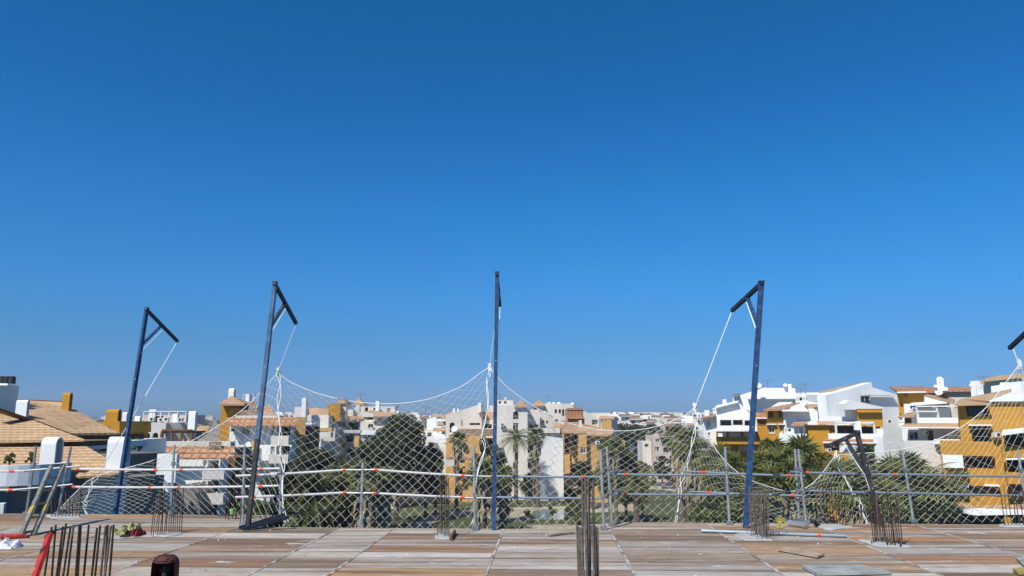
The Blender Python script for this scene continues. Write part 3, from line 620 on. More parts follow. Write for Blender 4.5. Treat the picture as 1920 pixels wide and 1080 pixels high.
# --- right: the white and ochre complex ---
b = Bld('leftmost white wing of the right-hand complex with narrow stacked windows', 1335, 850, 88)
b.blk('wall', 'white', 88, [(1318, 784), (1343, 777), (1348, 777), (1348, None), (1318, None)], 7, 0, holes=[(1325.5, 788, 1331.5, 800, 'w'), (1327, 811, 1332, 822, 'w'), (1328, 832, 1333, 842, 'w')])
b.roof([(1316, 783, 87), (1342, 777.5, 87), (1343, 775.5, 93), (1318, 780, 93)], 'tile'); b.stack(1321, 1330, 769, 782, 90); b.blk('dormer', 'white', 91, (1337, 765, 1343, 780), 2, 0, holes=[(1338, 767, 1341.5, 774, 'w')])
b = Bld('bright white gabled block above the ochre balcony left of the fourth blue pole', 1380, 850, 86)
b.blk('wall', 'white', 86, [(1343, 763), (1384, 753), (1394, 763), (1417, 785), (1417, None), (1343, None)], 8, 0, holes=[(1350, 787, 1372, 798, 'p'), (1374, 787, 1393, 797, 'p'), (1396, 788, 1414, 798, 'd')])
b.roof([(1341, 763, 85.5), (1384, 752, 85.5), (1386, 750.5, 92), (1343, 760, 92)], 'white', 'roof'); b.stack(1355, 1362, 749, 759, 88)
b.roof([(1336, 806, 82.5), (1350, 800, 85.5), (1417, 799.5, 85.5), (1420, 806, 82.5)], 'white'); b.blk('fascia', 'white', 82.4, (1338, 806, 1419, 808), .3)
b.blk('wall', 'ochre', 85.8, (1343, 807, 1424, None), 6, 0, holes=[(1345, 809, 1362, 822, 'd'), (1366, 809, 1389, 821, 'd'), (1394, 809, 1420, 823, 'd'), (1385, 835, 1424, 846, 'd'), (1385, 862, 1420, 875, 'd')])
b.par(1343, 1425, 819, 833, 83.4, 'ochre'); b.par(1408, 1432, 846, 858, 83, 'ochre'); b.blk('column', 'ochre', 83.6, (1363, 808, 1366, 820), .3); b.blk('column', 'ochre', 83.6, (1390, 808, 1393, 820), .3)
b.blk('wall', 'white', 84.4, (1318, 832, 1344, None), 1)
b = Bld('highest white penthouse block behind the fourth blue pole with a dish on its roof', 1440, 800, 98)
b.blk('wall', 'white', 98, [(1374, 746), (1387, 741), (1433, 727), (1491, 728), (1491, None), (1374, None)], 8)
b.roof([(1400, 743.5, 96.5), (1492, 743, 96.5), (1492, 741, 97.8), (1400, 741.5, 97.8)], 'white', 'string_course', .1)
b.roof([(1374, 741, 97), (1386, 738.5, 97), (1388, 737.5, 102), (1376, 740, 102)], 'tile_old')
b.roof([(1444, 764, 93), (1460, 754, 97.5), (1487, 753, 97.5), (1480, 758, 93)], 'white'); b.stack(1478, 1484, 720, 730, 99)
dish(1423, 723, 97, 5, 'round white satellite dish directly right of the fourth blue pole'); dish(1472, 722, 97, 3.6, 'small white dish beside the short chimney on the highest white block')
b = Bld('ochre stair bays with brown shutters between white gables right of the fourth blue pole', 1450, 850, 84)
b.blk('wall', 'ochre', 84, (1420, 786, 1440, None), 6, 0, holes=[(1421.5, 788, 1437, 798, 's')]); b.roof([(1412, 773, 88), (1438, 773, 88), (1438, 784, 84), (1418, 784, 84)], 'tile_orange'); b.roof([(1393, 768, 86.4), (1404, 768.5, 86.4), (1414, 786, 85), (1402, 778, 85)], 'tile_orange')
b.blk('fascia', 'white', 83.6, (1416, 783, 1439, 785), .3)
b.blk('wall', 'ochre', 83, (1438, 768, 1471, None), 6, 0, holes=[(1439, 771, 1450, 783, 's'), (1460, 771, 1465, 783, 's'), (1441.5, 800, 1452, 812, 'w'), (1462, 801, 1467, 812, 'w')])
b.blk('lintel', 'white', 82.6, (1437, 795, 1456, 796.6), .4); b.blk('lintel', 'white', 82.6, (1459, 795, 1472, 796.6), .4); b.roof([(1431, 768, 82.0), (1470, 766.5, 82.0), (1500, 754, 84), (1450, 762, 84)], 'tile')
b = Bld('white gabled house front with a small bay window and bluish terrace wall', 1495, 850, 82)
b.blk('wall', 'white', 82, [(1468, 769), (1500, 756), (1516, 769), (1533, 770), (1533, None), (1470, None)], 7, 0)
b.roof([(1466, 769.5, 80.6), (1515, 770, 80.6), (1516, 768, 81.9), (1468, 767.5, 81.9)], 'white', 'string_course', .1)
b.blk('bay', 'white', 79.5, (1490, 799, 1511, None), 3, 0, holes=[(1498, 801, 1506, 812, 'w'), (1491, 801, 1495, 811, 'w')]); b.roof([(1483, 796, 78.5), (1508, 796, 78.5), (1528, 788, 81.8), (1490, 790, 81.8)], 'tile'); b.blk('gable', 'white', 79.4, [(1506, 796), (1529, 786), (1535, 798), (1510, 798)], 2.5)
b.par(1461, 1513, 813, 829, 77.5, 'white', name='terrace_wall')
b = Bld('ochre and white terraced flats with pergolas below the great white gable', 1580, 880, 78)
b.blk('wall', 'ochre', 78, (1511, 798, 1556, None), 6); b.blk('eave', 'shutter', 77.6, (1509, 796.5, 1560, 798.3), .5)
b.roof([(1510, 758, 88), (1542, 757, 88), (1560, 766, 84), (1517, 767, 84)], 'tile_tan'); b.blk('fascia', 'white', 83.8, (1516, 766, 1561, 769), .4); b.blk('wall', 'white', 90, [(1505, 757), (1515, 752), (1540, 752), (1545, 759), (1505, 762)], 3)
b.blk('wall', 'white', 84.5, (1516, 769, 1562, 800), 4, 0, holes=[(1534, 771, 1560, 781, 's')])
b.blk('chimney_stack', 'white', 83.5, (1552, 741, 1571, 790), 2, 0); b.blk('chimney_stack', 'white', 84, (1568, 742, 1582, 790), 1, 30, px=1568)
b.par(1536, 1606, 781, 791, 80.5, 'white'); b.strip(1529, 1606, 790, 795, 80, 2.0, 'tile_tan'); b.blk('fascia', 'white', 77.9, (1555, 795, 1606, 797), .3)
b.blk('wall', 'ochre', 79.5, (1556, 797, 1652, None), 3, 0, holes=[(1569, 799, 1603, 813, 'd'), (1616, 799, 1639, 813, 'd')])
b.frame(1568, 1640, 797, 813, 77.2, 'frame_white', 3, 'pergola', .16, 2.2)
b.blk('pier', 'white', 77, (1604, 790, 1615, 814), 1.2); b.par(1553, 1655, 813, 824, 76, 'white', name='terrace_wall'); b.strip(1543, 1670, 823, 829, 76, 2.0, 'tile_orange'); b.blk('fascia', 'white', 73.8, (1543, 828.5, 1670, 831), .4)
b.blk('wall', 'ochre', 75.5, (1545, 831, 1592, None), 4, 0, holes=[(1547, 835, 1573, 846, 's'), (1550, 868, 1585, 882, 'd')]); b.par(1537, 1592, 848, 862, 73, 'ochre')
b.blk('wall', 'white', 74.5, (1590, 834, 1670, None), 1, 20, px=1590)
b.blk('gable', 'white', 78.6, [(1585, 768), (1583, 757), (1593, 750), (1655, 763), (1656, 767), (1606, 768)], 1, 12, px=1600); b.blk('wall', 'ochre', 79.2, (1608, 768, 1655, 800), 2); b.blk('eave', 'shutter', 78.4, (1606, 766.5, 1655, 768.3), .5)
b.blk('wall', 'white', 80.3, (1585, 768, 1608, 792), 2); b.blk('wall', 'white', 77.4, (1642, 804, 1656, 815), 1.5)
b = Bld('great white gable wall with a dark square roof opening', 1650, 850, 84)
b.blk('wall', 'white', 84, [(1548, 741), (1583, 732), (1634, 717), (1635.5, 726), (1682, 740), (1693, 830), (1693, None), (1560, None)], 1.2, 22, px=1634, holes=[(1614, 742, 1633, 756, 'w')])
b.roof([(1532, 739, 84.5), (1582, 731, 84), (1634, 716, 84.5), (1622, 716.5, 90), (1540, 733, 90)], 'tile_tan'); b.blk('side_wall', 'white', 82.5, [(1540, 740), (1583, 734), (1580, 755), (1545, 752)], 2, 30, px=1540)
b.blk('string_course', 'pale', 83.2, (1622, 740.6, 1681, 742), .4, 22, px=1634); b.blk('skirt_wall', 'white', 72, [(1655, 820), (1695, 825), (1695, None), (1655, None)], 1, 20, px=1655)
for k, (x, y) in enumerate(((1499, 748), (1512, 747), (1520, 743))): aircon(x, y, 90, 10, ['leftmost', 'middle', 'rightmost'][k]+' of three outdoor air conditioning units between the two white gables')
b0 = Bld('low white plant-room wall behind the three air conditioning units', 1515, 760, 93, 'plant_room'); b0.blk('wall', 'white', 93, (1492, 736, 1545, None), 4)
antenna(1501, 726, 738, 93, 'left aerial above the plant-room wall'); antenna(1510, 719, 738, 93, 'right taller aerial above the plant-room wall')
b = Bld('ochre block with a long tan roof and white stacked terraces right of the great gable', 1740, 850, 82)
b.blk('wall', 'ochre', 86, (1682, 737, 1775, None), 7); b.blk('bracket', 'shutter', 85.6, [(1695, 737), (1703, 737), (1700, 746)], .3)
b.roof([(1668, 724.5, 92), (1720, 725, 92), (1775, 727, 92), (1775, 733, 85), (1683, 735, 85)], 'tile_orange'); b.blk('fascia', 'white', 84.8, (1682, 734, 1736, 736.5), .3)
b.roof([(1770, 725, 96), (1830, 726, 96), (1834, 732, 92), (1770, 732, 92)], 'tile_orange'); b.blk('wall', 'cream', 92.5, (1770, 732.5, 1835, None), 5); b.blk('gable', 'white', 67+13, [(1734, 741), (1784, 754), (1734, 757)], 3); b.roof([(1734, 741, 80), (1788, 755, 80), (1790, 749, 88), (1772, 742, 88), (1740, 738, 88)], 'tile')
b.stack(1757, 1770, 710, 730, 84); b.blk('wall', 'white', 83, (1696, 757, 1782, 765+30), 4, 0, holes=[(1706, 760, 1716, 768, 'w'), (1720, 758.5, 1774, 765, 'd')]); b.roof([(1704, 758, 80), (1775, 753.5, 80), (1778, 751, 83), (1710, 755, 83)], 'white')
b.frame(1720, 1797, 766, 784, 76.5, 'frame_white', 3, 'terrace_frame', .14, .5); b.frame(1722, 1760, 775, 784, 76.3, 'frame_white', 2, 'terrace_frame', .12, .3)
b.par(1720, 1798, 783, 794, 76, 'white', name='terrace_wall'); b.blk('wall', 'white', 79.5, (1684, 781, 1722, 800), 2, 0, holes=[(1686, 783, 1692, 790, 'w'), (1696, 784, 1709, 794, 's')]); b.roof([(1683, 781, 77.5), (1719, 778, 77.5), (1719, 770, 80), (1700, 774, 80)], 'tile')
b.roof([(1687, 800, 74.5), (1800, 801, 74.5), (1799, 794, 76.4), (1700, 794, 76.4)], 'tile_tan'); b.blk('fascia', 'white', 74.2, (1688, 800.5, 1800, 803), .3)
b.blk('wall', 'white', 76.8, (1692, 803, 1802, None), 5, 0, holes=[(1705, 809, 1722, 825, 'w'), (1739, 807, 1750, 827, 's')]); b.blk('terrace_wall', 'white', 73.5, (1671, 827, 1763, None), 1, 10, px=1671)
b.blk('terrace_wall', 'white', 73.9, (1752, 824, 1802, 833), 1.0)
for x, y, r_, t in ((1762, 711, 5.5, 'topmost dish on the white chimney cluster'), (1760, 735, 6.5, 'lowest and largest dish below the white chimney cluster'), (1754, 724, 3, 'small dish at the left of the white chimney cluster'), (1773, 729, 4, 'dish at the right of the white chimney cluster'), (1821, 722, 3.4, 'dish at the right end of the long tan roof')): dish(x, y, 82, r_, 'white satellite '+t)
b = Bld('ochre four-storey block with dark recessed balconies at the right edge', 1850, 900, 66)
b.blk('wall', 'ochre', 66, [(1797, 757), (1925, 752), (1990, 750), (1990, None), (1762, None), (1762, 829), (1802, 829)], 9, 0, holes=[(1812, 760, 1853, 781, 'd'), (1822, 798, 1858, 828, 'd'), (1806, 855, 1866, 879, 'd'), (1783, 911, 1874, 930, 'd'), (1882, 809, 1940, 838, 'd'), (1888, 858, 1940, 885, 'd'), (1892, 910, 1940, 930, 'd'), (1768, 856, 1800, 876, 'd')])
b.par(1768, 1806, 853, 877, 63.8, 'white'); b.blk('lintel', 'white', 65.5, (1816, 796, 1860, 798.5), .6); b.roof([(1878, 811, 63), (1935, 803, 63), (1935, 800, 65.9), (1880, 806, 65.9)], 'white', 'awning', .25)
b.roof([(1886, 859, 64), (1935, 858, 64), (1935, 856, 65.9), (1886, 857, 65.9)], 'white', 'awning', .15); b.blk('lintel', 'white', 65.5, (1784, 909, 1816, 914), .5); b.blk('lintel', 'white', 65.5, (1846, 909, 1874, 912), .5)
b.par(1880, 1940, 838, 858, 64, 'ochre'); b.par(1888, 1940, 886, 908, 64, 'ochre')
b.roof([(1762, 940, 64.5), (1835, 948, 64.5), (1935, 945, 64.5), (1935, 955, 61), (1830, 956, 61), (1762, 948, 61)], 'tile_tan', 'canopy_roof'); b.roof([(1760, 948.5, 61), (1830, 957, 61), (1935, 956, 61), (1935, 958, 58.5), (1830, 960, 58.5), (1762, 951, 58.5)], 'white', 'canopy_edge', .25)
b.blk('awning', 'awning', 60, [(1762, 953), (1830, 962), (1935, 960), (1935, None), (1762, None)], .3); b.blk('pier', 'ochre', 57.8, (1885, 972, 1900, None), .5)
b.roof([(1790, 758, 65.2), (1856, 756, 65.2), (1852, 752, 65.6), (1896, 735, 69), (1896, 729, 73), (1800, 748, 73)], 'tile_tan'); b.blk('gable', 'white', 65.6, [(1850, 753), (1896, 735), (1990, 728), (1990, 752)], 4)
b.par(1765, 1806, 828, 838, 63.6, 'ochre')
b = Bld('set-back penthouse with a tan monopitch roof at the top right corner', 1880, 740, 84)
b.roof([(1836, 714, 80), (1935, 703, 80), (1935, 697, 86), (1860, 706, 86)], 'tile_tan'); b.blk('wall', 'white', 82, [(1838, 714), (1935, 706), (1935, None), (1838, None)], 1, 24, px=1838); b.blk('wall', 'white', 79, [(1858, 724), (1874, 722), (1876, 717), (1894, 717), (1940, 712), (1940, None), (1858, None)], 1)
b.blk('wall', 'white', 78, (1833, 721, 1845, None), 3)
Bld.AUTO = False
# ---------------- far town ----------------
rnd = random.Random(3)
def far_house(w_, d_, h, seed):
    rr = random.Random(seed); root = thing('town_house', '', 'house', (0, 0, 0)); m = rr.choice(['white', 'cream', 'pinkwall', 'cream']); mb = MB()
    mb.box((0, 0, h/2-1.5), (w_, d_, h+3), m); mb.box((w_*.15, 0, h+.6), (w_*.4, d_*.6, 1.2), m); c = int(w_/3)
    for k in range(c):
        for s_ in range(int(h/3)): mb.box((-w_/2+(k+.5)*w_/c, -d_/2-.03, 1.6+3*s_), (.9+.6*rr.random(), .08, 1.3), 'glass')
    mb.build('wall', root); root['look'] = {'white': 'white', 'cream': 'cream', 'pinkwall': 'pinkish'}[m]
    if rr.random() < .6:
        mb = MB(); a = w_*.5; zt = h; mb.add([(-a-.3, -d_/2-1, zt-.6), (a*.2, -d_/2-1, zt-.6), (a*.2, 0, zt+1.0), (-a-.3, 0, zt+1.0), (-a-.3, d_/2, zt-.4), (a*.2, d_/2, zt-.4)], [(0, 1, 2, 3), (3, 2, 5, 4)], 'tile_old'); mb.build('roof', root)
    return root
protos = [far_house(rnd.uniform(8, 16), 8, rnd.choice([6, 6, 9]), 10+i) for i in range(6)]
used = set(); nh = 0
looks = ['small pale house in the distant white town right of the monopitch house', 'tiny pale house on the horizon']
spots = []
for k in range(95):
    px = rnd.uniform(1135, 1345); Y = rnd.uniform(230, 620); spots.append((px, Y, 0))
for k in range(22): spots.append((rnd.uniform(150, 440), rnd.uniform(1300, 2200), 1))
for k in range(20): spots.append((rnd.uniform(740, 840), rnd.uniform(380, 700), 1))
for k in range(14): spots.append((rnd.uniform(520, 640), rnd.uniform(400, 700), 1))
ORD = ['leftmost']+[a+'th' if a not in ('1','2','3','21','22','23','31','32','33') else a+{'1':'st','2':'nd','3':'rd'}[a[-1]] for a in map(str, range(2, 99))]
zones = {}
for px, Y, c in spots:
    i = rnd.randrange(6); o = protos[i] if i not in used else copy_tree(protos[i]); used.add(i)
    x = (px-960)/F*Y*1.015; o.location = (x, Y, terr(x, Y)); o.rotation_euler = (0, 0, rnd.uniform(-.5, .5))
    row = 'front' if Y < 360 else 'middle' if Y < 490 else 'back'
    z = (o['look'], ('in the '+row+' rows of the far white town') if c == 0 else 'on the horizon behind the left villas' if px < 460 else 'on the horizon left of the white gable block' if px > 700 else 'on the horizon behind the tall thin chimney', 'tile-roofed' if any(ch.name.startswith('roof') for ch in o.children) else 'flat-roofed')
    zones.setdefault(z, []).append((px, o)); o['group'] = 'houses of the far town' if c == 0 else 'scattered houses on the horizon'
for z, L in zones.items():
    for k, (px, o) in enumerate(sorted(L, key=lambda q: q[0])): o['label'] = '%s %s %s house %s' % (ORD[k] if k == 0 else ORD[k]+' from left', z[0], z[2], z[1])
for o in list(bpy.data.objects):
    if 'look' in o: del o['look']
for i in range(6):
    if i not in used: bpy.data.objects.remove(protos[i])
# nearer tiers of the town, with real openings
TL = ORD
def tier(spots, where):
    for k, (x0, wd, yt, Y, st, mm, rf) in enumerate(spots):
        bb = Bld('%s %s-storey block %s' % (TL[k] if k == 0 else TL[k]+' from left', {2: 'two', 3: 'three', 4: 'four'}[st], where), x0+wd/2, yt+20, Y, 'town_block', 'building', 'blocks '+where)
        sh = 3.0/Y*F; nw = max(2, int(wd/9)); hs = []
        for r_ in range(st):
            for c_ in range(nw):
                xa = x0+wd*(c_+.22)/nw; xb = x0+wd*(c_+.68)/nw; ya = yt+sh*(r_+.25); hs.append((xa, ya, xb, ya+sh*.48, rnd.choice('wwwd')))
        bb.blk('wall', mm, Y, (x0, yt, x0+wd, None), 7, 0, holes=hs)
        if rf: bb.strip(x0-1, x0+wd*rf, yt-3, yt+1.5, Y-.3, 3, rnd.choice(('tile', 'tile_old')))
        bb.stack(x0+wd*.7, x0+wd*.7+3, yt-4.5, yt+1, Y+3, mm); bb.blk('penthouse', mm, Y+3, (x0+wd*.15, yt-4, x0+wd*.5, yt+1), 3)
        if k % 2: bb.par(x0+wd*.1, x0+wd*.55, yt+sh*1.05, yt+sh*1.35, Y-1.3, mm)
tier([(1152, 26, 797, 205, 2, 'cream', .6), (1172, 24, 812, 178, 3, 'white', 0), (1192, 22, 800, 215, 2, 'white', 1), (1212, 30, 793, 235, 3, 'cream', .5), (1246, 22, 797, 215, 2, 'pinkwall', .8), (1262, 30, 808, 190, 3, 'cream', 1), (1288, 26, 796, 225, 2, 'white', .5), (1296, 24, 818, 165, 3, 'cream', .6), (1318, 22, 806, 150, 3, 'white', 0)], 'in the white town behind the lawn trees')
tier([(690, 26, 783, 150, 3, 'cream', .6), (716, 24, 779, 160, 2, 'white', .8), (738, 28, 784, 150, 3, 'cream', 1), (768, 22, 787, 165, 2, 'white', .5), (788, 24, 783, 172, 3, 'cream', .7), (812, 20, 780, 165, 2, 'pinkwall', 1)], 'behind the tallest dark tree')
# ---------------- vegetation ----------------
def leafball(mb, cen, rad, n, m, size, rr, squash=.8):
    n = int(n*1.7); size *= .74
    for k in range(n):
        while True:
            v = Vector((rr.uniform(-1, 1), rr.uniform(-1, 1), rr.uniform(-1, 1)))
            if .2 < v.length < 1: break
        v = v.normalized()*(v.length**.45)
        p = Vector(cen)+Vector((v.x*rad, v.y*rad, v.z*rad*squash))
        nr = (v+Vector((rr.uniform(-.8, .8), rr.uniform(-.8, .8), rr.uniform(-.4, .9)))).normalized()
        x = nr.cross(Vector((rr.uniform(-1, 1), rr.uniform(-1, 1), rr.uniform(-1, 1)))).normalized(); y = nr.cross(x)
        s_ = size*rr.uniform(.6, 1.3)
        mb.face([p-x*s_, p-y*s_*.45, p+x*s_, p+y*s_*.5], m)
def broad(h, r, m, seed, nc=16, nl=150, size=.28, squash=.85, lowskirt=False):
    rr = random.Random(seed); root = thing('broadleaf_tree', '', 'tree', (0, 0, 0))
    mb = MB(); mb.tube([(0, 0, -.3), (.1, 0, h*.35), (0, .1, h*.6)], [.28, .22, .1], 'bark', 7)
    for k in range(5):
        a = k*1.26+rr.random(); mb.tube([(0.05, 0, h*.33), (math.cos(a)*r*.4, math.sin(a)*r*.4, h*.55), (math.cos(a)*r*.7, math.sin(a)*r*.7, h*.7)], [.13, .08, .03], 'bark', 5)
    mb.build('trunk', root)
    mb = MB()
    for k in range(nc):
        a = rr.uniform(0, 6.28); q = rr.random()**.6*(.7+.5*abs(math.sin(a*1.5+seed))); zz = rr.uniform(.36 if lowskirt else .45, .94)
        lim = math.sin(min(1, (1-zz)*1.9+.25)*math.pi/2)
        leafball(mb, (math.cos(a)*r*.72*q*lim, math.sin(a)*r*.72*q*lim, h*zz), r*rr.uniform(.17, .36), nl, m, size, rr, squash)
    mb.build('crown', root); return root
def fanpalm(h, seed, crown=1.7, skirt=1.6, thick=.2):
    rr = random.Random(seed); root = thing('fan_palm', '', 'palm', (0, 0, 0)); mb = MB()
    lean = rr.uniform(-.3, .3); top = Vector((lean, 0, h-crown*.6))
    mb.tube([(0, 0, -.3), (lean*.2, 0, h*.35), (lean*.6, 0, h*.7), top], [thick*1.5, thick*1.1, thick, thick*.9], 'bark', 8); mb.build('trunk', root)
    mb = MB()
    for k in range(27):
        az = k*2.4+rr.uniform(-.3, .3); el = R(rr.uniform(-38, 80)) if k > 3 else R(75)
        d = Vector((math.cos(az)*math.cos(el), math.sin(az)*math.cos(el), math.sin(el))); L = crown*rr.uniform(.42, .58)
        hub = top+d*L+Vector((0, 0, -.12*L)); mb.tube([top, top+d*L*.55+Vector((0, 0, .05)), hub], .025, 'palm_leaf', 3, False)
        side = d.cross(Vector((0, 0, 1)));
        if side.length < .1: side = Vector((1, 0, 0))
        side.normalize(); upv = side.cross(d)
        tilt = (d*.8+upv*rr.uniform(-.5, .1)).normalized(); bl = crown*rr.uniform(.55, .7)
        for j in range(10):
            a = R(-95+21*j+rr.uniform(-5, 5)); bd = (tilt*math.cos(a)+side*math.sin(a)).normalized(); w_ = bl*.075
            pw = bd.cross(upv).normalized()*w_; mid = hub+bd*bl*.5; tip = hub+bd*bl*1.1+Vector((0, 0, -bl*rr.uniform(.1, .45)))
            mb.face([hub, mid-pw, tip, mid+pw], 'palm_leaf')
    mb.build('crown', root)
    if skirt:
        mb = MB()
        for k in range(150):
            az = rr.uniform(0, 6.28); z0 = h-crown*.7-rr.random()*skirt; r0 = thick+rr.uniform(.1, .55)*(1 if rr.random() < .6 else .5)
            p = Vector((lean*.9+math.cos(az)*r0, math.sin(az)*r0, z0)); t_ = Vector((math.cos(az), math.sin(az), 0))
            sd = Vector((-math.sin(az), math.cos(az), 0))*.14; L = rr.uniform(.5, 1.2)
            mb.face([p-t_*r0*.6+Vector((0, 0, .3)), p-sd, p+t_*.1-Vector((0, 0, L)), p+sd], 'palm_dry')
        mb.build('dead_frond_skirt', root)
    return root
def datepalm(h, seed, crown=2.6, thick=.22):
    rr = random.Random(seed); root = thing('date_palm', '', 'palm', (0, 0, 0)); mb = MB(); top = Vector((.1, 0, h-crown*.35))
    mb.tube([(0, 0, -.3), (.05, 0, h*.5), top], [thick*1.3, thick, thick*1.15], 'bark', 8); mb.build('trunk', root)
    mb = MB()
    for k in range(44):
        az = k*2.4; el = R(rr.uniform(-15, 78)); d = Vector((math.cos(az), math.sin(az), 0)); pts = []
        for j in range(7):
            t = j/6; r_ = crown*t*math.cos(el*(1-t*.3)); z = crown*(math.sin(el)*t-.62*t*t*(1.05 if el < .8 else .8)); pts.append(top+d*r_+Vector((0, 0, z)))
        mb.tube(pts, .02, 'palm_leaf', 3, False); sd = Vector((-math.sin(az), math.cos(az), 0))
        for j in range(1, 19):
            t = j/19*6; i = min(5, int(t)); p = pts[i].lerp(pts[i+1], t-i); L = crown*.2*math.sin(math.pi*min(.95, .12+j/21)); fw = (pts[i+1]-pts[i]).normalized()*.6
            for sg in (-1, 1): mb.face([p, p+fw*.12, p+(sd*sg+fw)*L+Vector((0, 0, -L*.45))], 'palm_leaf')
    mb.build('crown', root); return root
def pine(h, r, seed):
    rr = random.Random(seed); root = thing('pine_tree', '', 'tree', (0, 0, 0)); mb = MB(); mb.tube([(0, 0, -.3), (.2, 0, h*.5), (0, 0, h*.9)], [.25, .2, .08], 'bark', 7); mb.build('trunk', root); mb = MB()
    for k in range(18): a = rr.uniform(0, 6.28); q = rr.random()**.5; leafball(mb, (math.cos(a)*r*q, math.sin(a)*r*q, h*rr.uniform(.68, .95)), r*.33, 130, 'leaf_dark', .24, rr, .5)
    mb.build('crown', root); return root
protoT = {'dark': broad(12, 4.4, 'leaf_dark', 1, 48, 170, .26, .85, True), 'dark2': broad(8, 3.4, 'leaf_dark', 2, 36, 150, .25, .85, True), 'mid': broad(7, 3.2, 'leaf_mid', 3, 34, 150, .24, .85, True), 'olive': broad(6, 2.6, 'leaf_olive', 4, 28, 150, .2, .85, True),
          'bush': broad(3.2, 1.8, 'leaf_mid', 5, 10, 200, .17, .8, True), 'fan': fanpalm(9, 6, 1.35, 1.6, .17), 'fan2': fanpalm(8, 7, 1.5, 4.2, .3), 'fan3': fanpalm(7, 8, 1.7, 3.2, .33), 'date': datepalm(9, 9), 'date2': datepalm(6.5, 12, 3.2, .35), 'pine': pine(10, 3.4, 10)}
HH = {'dark': 12*.99, 'dark2': 8, 'mid': 7, 'olive': 6, 'bush': 3.3, 'fan': 9, 'fan2': 8.1, 'fan3': 7.2, 'date': 9.2, 'date2': 6.8, 'pine': 9.8}
usedT = set()
def plant(kind, px, ytop, Y, label, group, sxy=1.0, rot=0, zb=None):
    o = protoT[kind] if kind not in usedT else copy_tree(protoT[kind]); usedT.add(kind)
    p = at(px, ytop, Y); z0 = terr(p.x, p.y) if zb is None else zb; sz = (p.z-z0)/HH[kind]
    o.location = (p.x, Y, z0); o.scale = (sz*sxy, sz*sxy, sz); o.rotation_euler = (0, 0, rot); o['label'] = label; o['group'] = group
    return o
TG = 'broadleaf trees behind the nets'; PG = 'fan palms'
plant('dark', 748, 780, 92, 'tallest dark tree standing left of the white stepped flats, its crown against the sky', TG, .95, 0)
plant('dark', 705, 822, 84, 'dark round tree tucked under the left shoulder of the tallest dark tree', TG, .85, 2)
plant('dark2', 800, 836, 96, 'dark tree under the right shoulder of the tallest dark tree', TG, .8, 1)
plant('dark2', 600, 842, 70, 'dark tree in front of the white penthouse block with the thin chimney', TG, 1.1, 3)
plant('dark2', 560, 880, 62, 'low dark tree beside the balconies of the white flats at the second blue pole', TG, 1.1, 4)
plant('mid', 645, 872, 66, 'mid green tree below the small apricot balconies', TG, .8, 5)
plant('fan2', 690, 868, 60, 'shaggy fan palm behind the guard post where the bent rails meet', PG, 1.1, 1)
plant('fan2', 722, 880, 62, 'shaggy fan palm right of the bent rail joint', PG, 1.0, 2)
plant('date2', 585, 885, 62, 'feathery palm low in the left part of the sagging net', 'feathery palms', .8, 2)
plant('dark2', 338, 905, 62, 'dark tree behind the curved vault wall', TG, .8, 2)
plant('fan3', 905, 862, 76, 'fan palm low just left of the central pole', PG, 1.1, 2)
plant('fan3', 942, 876, 80, 'fan palm low just right of the central pole', PG, 1.1, 3)
plant('mid', 818, 858, 100, 'small green tree below the white stepped flats', TG, .7, 3)

plant('dark2', 908, 822, 90, 'narrow dark tree against the apricot block just left of the central pole', TG, .42, .3)
plant('dark2', 938, 850, 92, 'dark tree low behind the central pole on its right', TG, .55, 3.3)
plant('mid', 985, 890, 118, 'mid green tree at the foot of the tall plain white tower block', TG, .8, 1)
plant('dark2', 1095, 865, 105, 'dark tree in front of the apricot flats with brown tiled roofs', TG, .7, 2)
plant('mid', 1140, 822, 92, 'tall mid green tree covering the right corner of the apricot flats', TG, .55, 0)
plant('mid', 1172, 846, 90, 'rounded mid green tree right of the two leaning grey posts', TG, .65, 2.5)
plant('olive', 1203, 866, 92, 'yellowish green tree low in front of the pinkish-white house', TG, .6, 1.5)
plant('dark', 1168, 800, 170, 'dark tree in front of the far town beside the monopitch house', TG, .38, 1)
plant('pine', 1205, 791, 175, 'dark flat-topped pine standing in front of the far town', 'pines', 1.3)
plant('pine', 1190, 806, 168, 'lower dark pine left of the taller pine in front of the far town', 'pines', 1.3, 1)
plant('dark2', 1240, 855, 135, 'round garden tree in front of the pinkish-white house', TG, .8)
plant('olive', 1335, 850, 95, 'greyish olive tree below the leftmost white wing', TG, 1.2)
plant('olive', 1318, 880, 100, 'greyish olive tree left of the leftmost white wing over the parked cars', TG, 1.1, 2)
plant('dark2', 1370, 905, 66, 'dark bush-like tree below the ochre balcony at the fourth pole', TG, 1.0)
plant('dark2', 1740, 905, 60, 'dark tree beside the awning of the ochre four-storey block', TG, .9, 1)
plant('bush', 262, 822, 44, 'dark terrace bush below the round ochre terrace', 'bushes', 1.3, 0, at(262, 850, 44).z); 
PG = 'fan palms'
plant('fan', 857, 812, 104, 'small fan palm in front of the apricot block left of the central pole', PG, 1.0)
plant('date', 967, 804, 112, 'feathery palm against the tall plain white tower block', 'feathery palms', 1.0)
plant('fan', 1008, 806, 108, 'fan palm in front of the blank bluish-white gable end', PG, 1.05, 2)
plant('fan', 1000, 850, 112, 'short fan palm below the palm at the blank white gable', PG, .9, 1)
plant('fan2', 1272, 802, 92, 'shaggy fan palm leftmost of the row left of the fourth blue pole', PG, 1.0)
plant('fan2', 1290, 808, 88, 'second shaggy fan palm of the row left of the fourth blue pole', PG, 1.0, 1)
plant('fan2', 1310, 826, 84, 'third shaggy fan palm of the row left of the fourth blue pole', PG, 1.0, 2)
lab = ['tall', 'broad', 'ragged', 'leaning', 'short']
